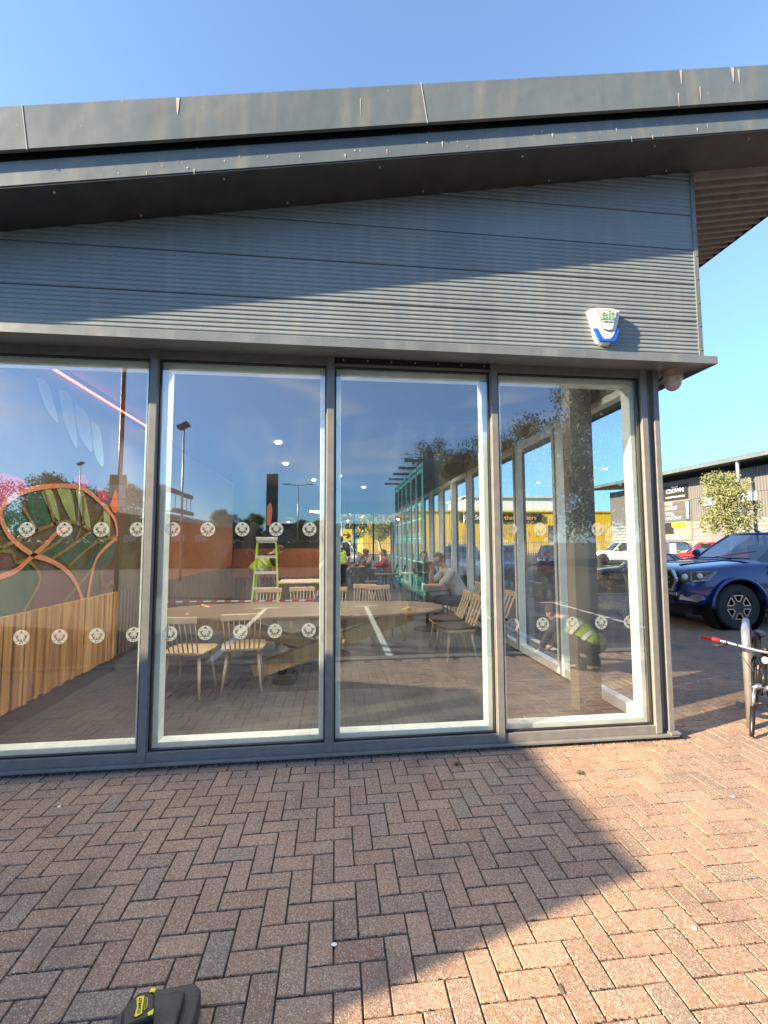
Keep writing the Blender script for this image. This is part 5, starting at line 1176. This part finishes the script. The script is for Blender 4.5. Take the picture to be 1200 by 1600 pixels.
# teal glazing rack on a flatbed, seen mirrored
Rk = empty('glazing_rack', (1.6,-4.3,-.03), 0, 'tall teal glass carrying rack mirrored right of the second mullion', 'glass rack')
t = MB()
for z in (.68,.94,1.62,1.76,2.33,2.93,3.03): t.bar((0,0,z),(0,-3.6,z), .08, .075)
for k_ in range(7):
    y = -3.6*k_/6; t.bar((0,y,.62),(0,y,3.05), .10, .085, (0,1,0))
t.build('rack_frame', 'teal', Rk, bevel=.006)
t = MB()
for k_ in range(6): y = -3.6*(k_+.5)/6; t.bar((.02,y,1.76),(.02,y,2.93), .03, .03, (0,1,0)); t.bar((.02,y,.94),(.02,y,1.62), .03, .03, (0,1,0))
for z in (1.25,1.69,2.05,2.36): t.bar((-.02,0,z),(-.02,-3.6,z), .015, .02)
t.build('glazing_bars', 'teal_light', Rk)
for k_ in range(5):
    t = MB(); y = -.2-.8*k_; t.bar((-.34,y,3.12),(.25,y,3.12), .06, .05); t.build('outrigger', 'teal', Rk, bevel=.005)
for k_ in range(6):
    y = -.6*k_-.05
    t = MB(); t.box(.03,.036,y-.5,y,.72,.92); t.build('lower_panel', 'teal_light', Rk)
    if k_ in (0,1,3): t = MB(); t.box(.05,.056,y-.5,y,1.0,1.58); t.build('glass_sheet', 'teal_glass', Rk)
t = MB(); t.box(-.05,.26,.03,.07,.6,3.07); t.build('end_post', 'teal', Rk, bevel=.01)
t = MB(); t.bar((.04,0,3.0),(.85,0,.6), .05, .05); t.bar((.04,-3.6,3.0),(.85,-3.6,.6), .05, .05); t.bar((.04,-1.8,3.0),(.85,-1.8,.6), .05, .05); t.build('brace', 'teal', Rk)
Fb = empty('flatbed_trailer', (1.45,-4.2,-.03), 0, 'low flatbed trailer under the mirrored teal rack', 'trailer')
t = MB(); t.box(0,1.3,-3.9,0,.48,.60); t.build('bed', 'dark_metal', Fb, bevel=.02)
for yy in (-1.6,-2.4):
    for x_ in (.12,1.18):
        t = MB(); t.lathe([(0,-.1),(.29,-.1),(.30,-.05),(.30,.05),(.29,.1),(0,.1)], (x_,yy,.30), 'x', 24); t.build('wheel', 'black_rubber', Fb)
t = MB(); t.bar((.3,-3.9,.5),(.65,-5.0,.45), .07, .07); t.bar((1.0,-3.9,.5),(.65,-5.0,.45), .07, .07); t.build('drawbar', 'dark_metal', Fb)
# ------------------------------------------------------------------ retail unit at right (facade plane x = 27, faces -x)
Rb = empty('retail_unit', (27,24,-.03), 0, 'grey metal retail unit with decorating shop signs at right', 'building')
def rp(mb, nm, mt, **k): return mb.build(nm, mt, Rb, world=True, **k)
t = MB(); t.box(27.0,45,8,37.0,0,3.1); rp(t, 'wall', 'ribbed_pale')
t = MB(); t.box(26.96,45,8,37.05,4.8,6.4); t.box(26.96,27.3,27.3,37.05,3.1,4.8); t.box(27.0,45,8,27.3,3.1,4.8); rp(t, 'upper_cladding', 'ribbed_grey')
t = MB(); t.prism([(25.2,8,6.62),(25.2,39.5,6.85),(25.2,39.5,7.05),(25.2,8,6.85)], (22,0,.9)); rp(t, 'roof', 'soffit')
t = MB(); t.prism([(25.1,8,6.55),(25.1,39.6,6.8),(25.1,39.6,7.0),(25.1,8,6.8)], (.12,0,0)); rp(t, 'roof_edge', 'fascia')
for yy in (37.8, 21.6, 12.0): t = MB(); t.tube([(25.4,yy,0),(25.4,yy,6.7)], .11, 12); rp(t, 'column', 'steel')
t = MB(); t.box(26.90,26.96,27.4,29.9,4.86,6.05); rp(t, 'shop_sign', 'sign_black')
RX = (PI/2,0,-PI/2)
text('CROWN', .46, 'sign_white', Rb, (26.88,28.65,5.60), RX, ext=.01); text('DECORATING CENTRE', .19, 'sign_white', Rb, (26.88,28.65,5.12), RX, ext=.01)
t = MB(); t.prism([(26.88,28.35,5.86),(26.88,28.95,5.86),(26.88,29.0,6.0),(26.88,28.65,5.93),(26.88,28.3,6.0)], (.01,0,0)); rp(t, 'crown_emblem', 'sign_white')
t = MB(); t.box(26.92,27.0,27.2,29.95,1.7,4.84)
rp(t, 'shopfront', 'shopfront')
t = MB(); t.box(26.88,26.93,27.75,29.85,4.02,4.76); t.box(26.88,26.93,27.75,29.85,3.18,3.96); rp(t, 'window_poster', 'sign_dark')
text('YOU\nLOVE IT', .36, 'sign_white', Rb, (26.87,29.72,4.42), RX, align='LEFT', ext=.005); text('WE\'LL\nMATCH IT', .36, 'sign_blue', Rb, (26.87,29.72,3.60), RX, align='LEFT', ext=.005)
t = MB(); t.box(26.88,26.93,27.25,27.65,3.18,4.76); t.box(26.88,26.93,29.0,29.85,2.2,3.1); rp(t, 'window_opening', 'sign_black')
t = MB(); t.prism([(26.87,27.55,3.3),(26.87,27.35,3.3),(26.87,27.33,4.7),(26.87,27.60,4.7)], (.01,0,0)); t.box(26.87,26.93,27.8,29.4,1.75,2.1); rp(t, 'poster_picture', 'sign_blue')
t = MB(); t.box(26.87,26.93,27.8,29.1,2.72,3.08); rp(t, 'yellow_poster', 'sign_yellow')
t = MB(); t.box(26.93,26.99,22.2,25.6,0,3.6); rp(t, 'shutter', 'retail_grey')
t = MB(); t.box(26.85,26.97,21.9,25.9,4.2,4.8); rp(t, 'blank_sign', 'sign_white')
t = MB(); t.box(26.9,27.02,21.9,25.9,3.65,4.15); rp(t, 'shutter_housing', 'sign_dark')
Wv = empty('promo_trailer', (20.8,23.2,-.03), -.25, 'white promotional board trailer with orange and black marks in front of the retail unit', 'trailer')
t = MB(); t.box(-.1,.1,-1.1,1.4,.55,1.95); t.build('board', 'white', Wv, bevel=.02)
t = MB(); t.prism([(-.115,.6+.28*math.cos(2*PI*k/6),1.45+.2*math.sin(2*PI*k/6)) for k in range(6)], (.01,0,0)); t.build('emblem', 'sign_orange', Wv)
t = MB()
for z in (1.3,1.4,1.5): t.box(-.115,-.105,-.5,.1,z,z+.05)
t.box(-.115,-.105,-.6,.9,.85,.92); t.build('text_lines', 'sign_dark', Wv)
t = MB(); t.lathe([(0,-.08),(.3,-.08),(.3,.08),(0,.08)], (0,0,.3), 'x', 20); t.build('wheel', 'black_rubber', Wv)
t = MB(); t.box(.1,.8,-.9,1.2,.5,1.5); t.build('cabinet', 'car_white', Wv, bevel=.05)
rnd = random.Random(9); q = MB(); q.keep = True
for i in range(900):
    p = Vector((23.4+rnd.gauss(0,.35),24.2+rnd.gauss(0,.5),rnd.uniform(.1,.95))); n = Vector((rnd.gauss(0,1),rnd.gauss(0,1),rnd.gauss(0,1))).normalized(); u = n.orthogonal().normalized(); v = n.cross(u); q.quad(p-u*.08, p+v*.05, p+u*.08, p-v*.05)
o = q.build('shrub', 'leaf_pale'); tag(o, 'small yellow green shrub left of the red hatchback', 'shrub')
# yellow storage building, plane y = 60 (faces -y)
Yb = empty('storage_building', (25,60,-.03), 0, 'long yellow self storage building with a black sign band', 'building')
def yp(mb, nm, mt, **k): return mb.build(nm, mt, Yb, world=True, **k)
t = MB(); t.box(4,44,60,75,0,6.1); yp(t, 'wall', 'ribbed_yellow')
t = MB(); t.box(3.8,44.2,59.8,75,6.1,6.35); yp(t, 'roof', 'yellow_sheet')
t = MB(); t.box(18.2,31.0,59.7,59.95,4.75,5.85); yp(t, 'sign_band', 'sign_black')
text('Self Storage', 1.05, 'sign_white', Yb, (21.3,59.66,5.25), (PI/2,0,0), ext=.02); text('that matters', 1.0, 'sign_orange', Yb, (27.6,59.66,5.22), (PI/2,0,0), ext=.02)
for x0, x1, z0, z1 in ((22.3,23.0,2.4,4.2),(32,38,1.6,4.1),(8,11,1.5,3.6)):
    t = MB(); t.box(x0,x1,59.9,60.05,z0,z1); yp(t, 'window', 'sign_dark')
# fence in front and far white building behind
Fn = empty('palisade_fence', (22,48,-.03), 0, 'pale palisade fence before the yellow building', 'fence')
t = MB(); x = -20
while x < 22: t.box(x,x+.06,-.02,.02,0,1.75); x += .28
t.build('pales', 'concrete', Fn)
t = MB(); t.box(-20,22,.02,.06,.5,.58); t.box(-20,22,.02,.06,1.5,1.58); t.build('rails', 'steel', Fn)
Wb = empty('white_building', (60,110,-.03), 0, 'white flat roofed building behind the yellow storage building', 'building')
t = MB(); t.box(-25,5,0,20,0,13.5); t.build('wall', 'white', Wb); t = MB(); t.box(-25.5,5.5,-.5,20,13.5,14.1); t.build('roof', 'label_grey', Wb)
for k_ in range(5): t = MB(); t.box(-22+5*k_,-19.5+5*k_,-.06,0,8,10); t.build('window', 'sign_dark', Wb)
Ys = empty('direction_sign', (.40,20.6,-.03), 0, 'yellow direction sign with a black arrow outside the far window', 'sign')
t = MB(); t.box(-.52,.52,-.02,.02,1.75,2.35); t.build('board', 'sign_yellow', Ys)
t = MB(); t.tube([(-.45,.05,0),(-.45,.05,2.3)], .03, 8); t.tube([(.45,.05,0),(.45,.05,2.3)], .03, 8); t.build('posts', 'steel', Ys)
t = MB(); t.bar((-.1,-.03,2.05),(.35,-.03,2.05), .01, .06); t.bar((.36,-.03,2.05),(.18,-.03,2.22), .01, .06, (0,1,0)); t.bar((.36,-.03,2.05),(.18,-.03,1.88), .01, .06, (0,1,0)); t.build('arrow', 'sign_black', Ys)
text('EXIT', .16, 'sign_black', None, (0,0,0), (0,0,0)) if False else None
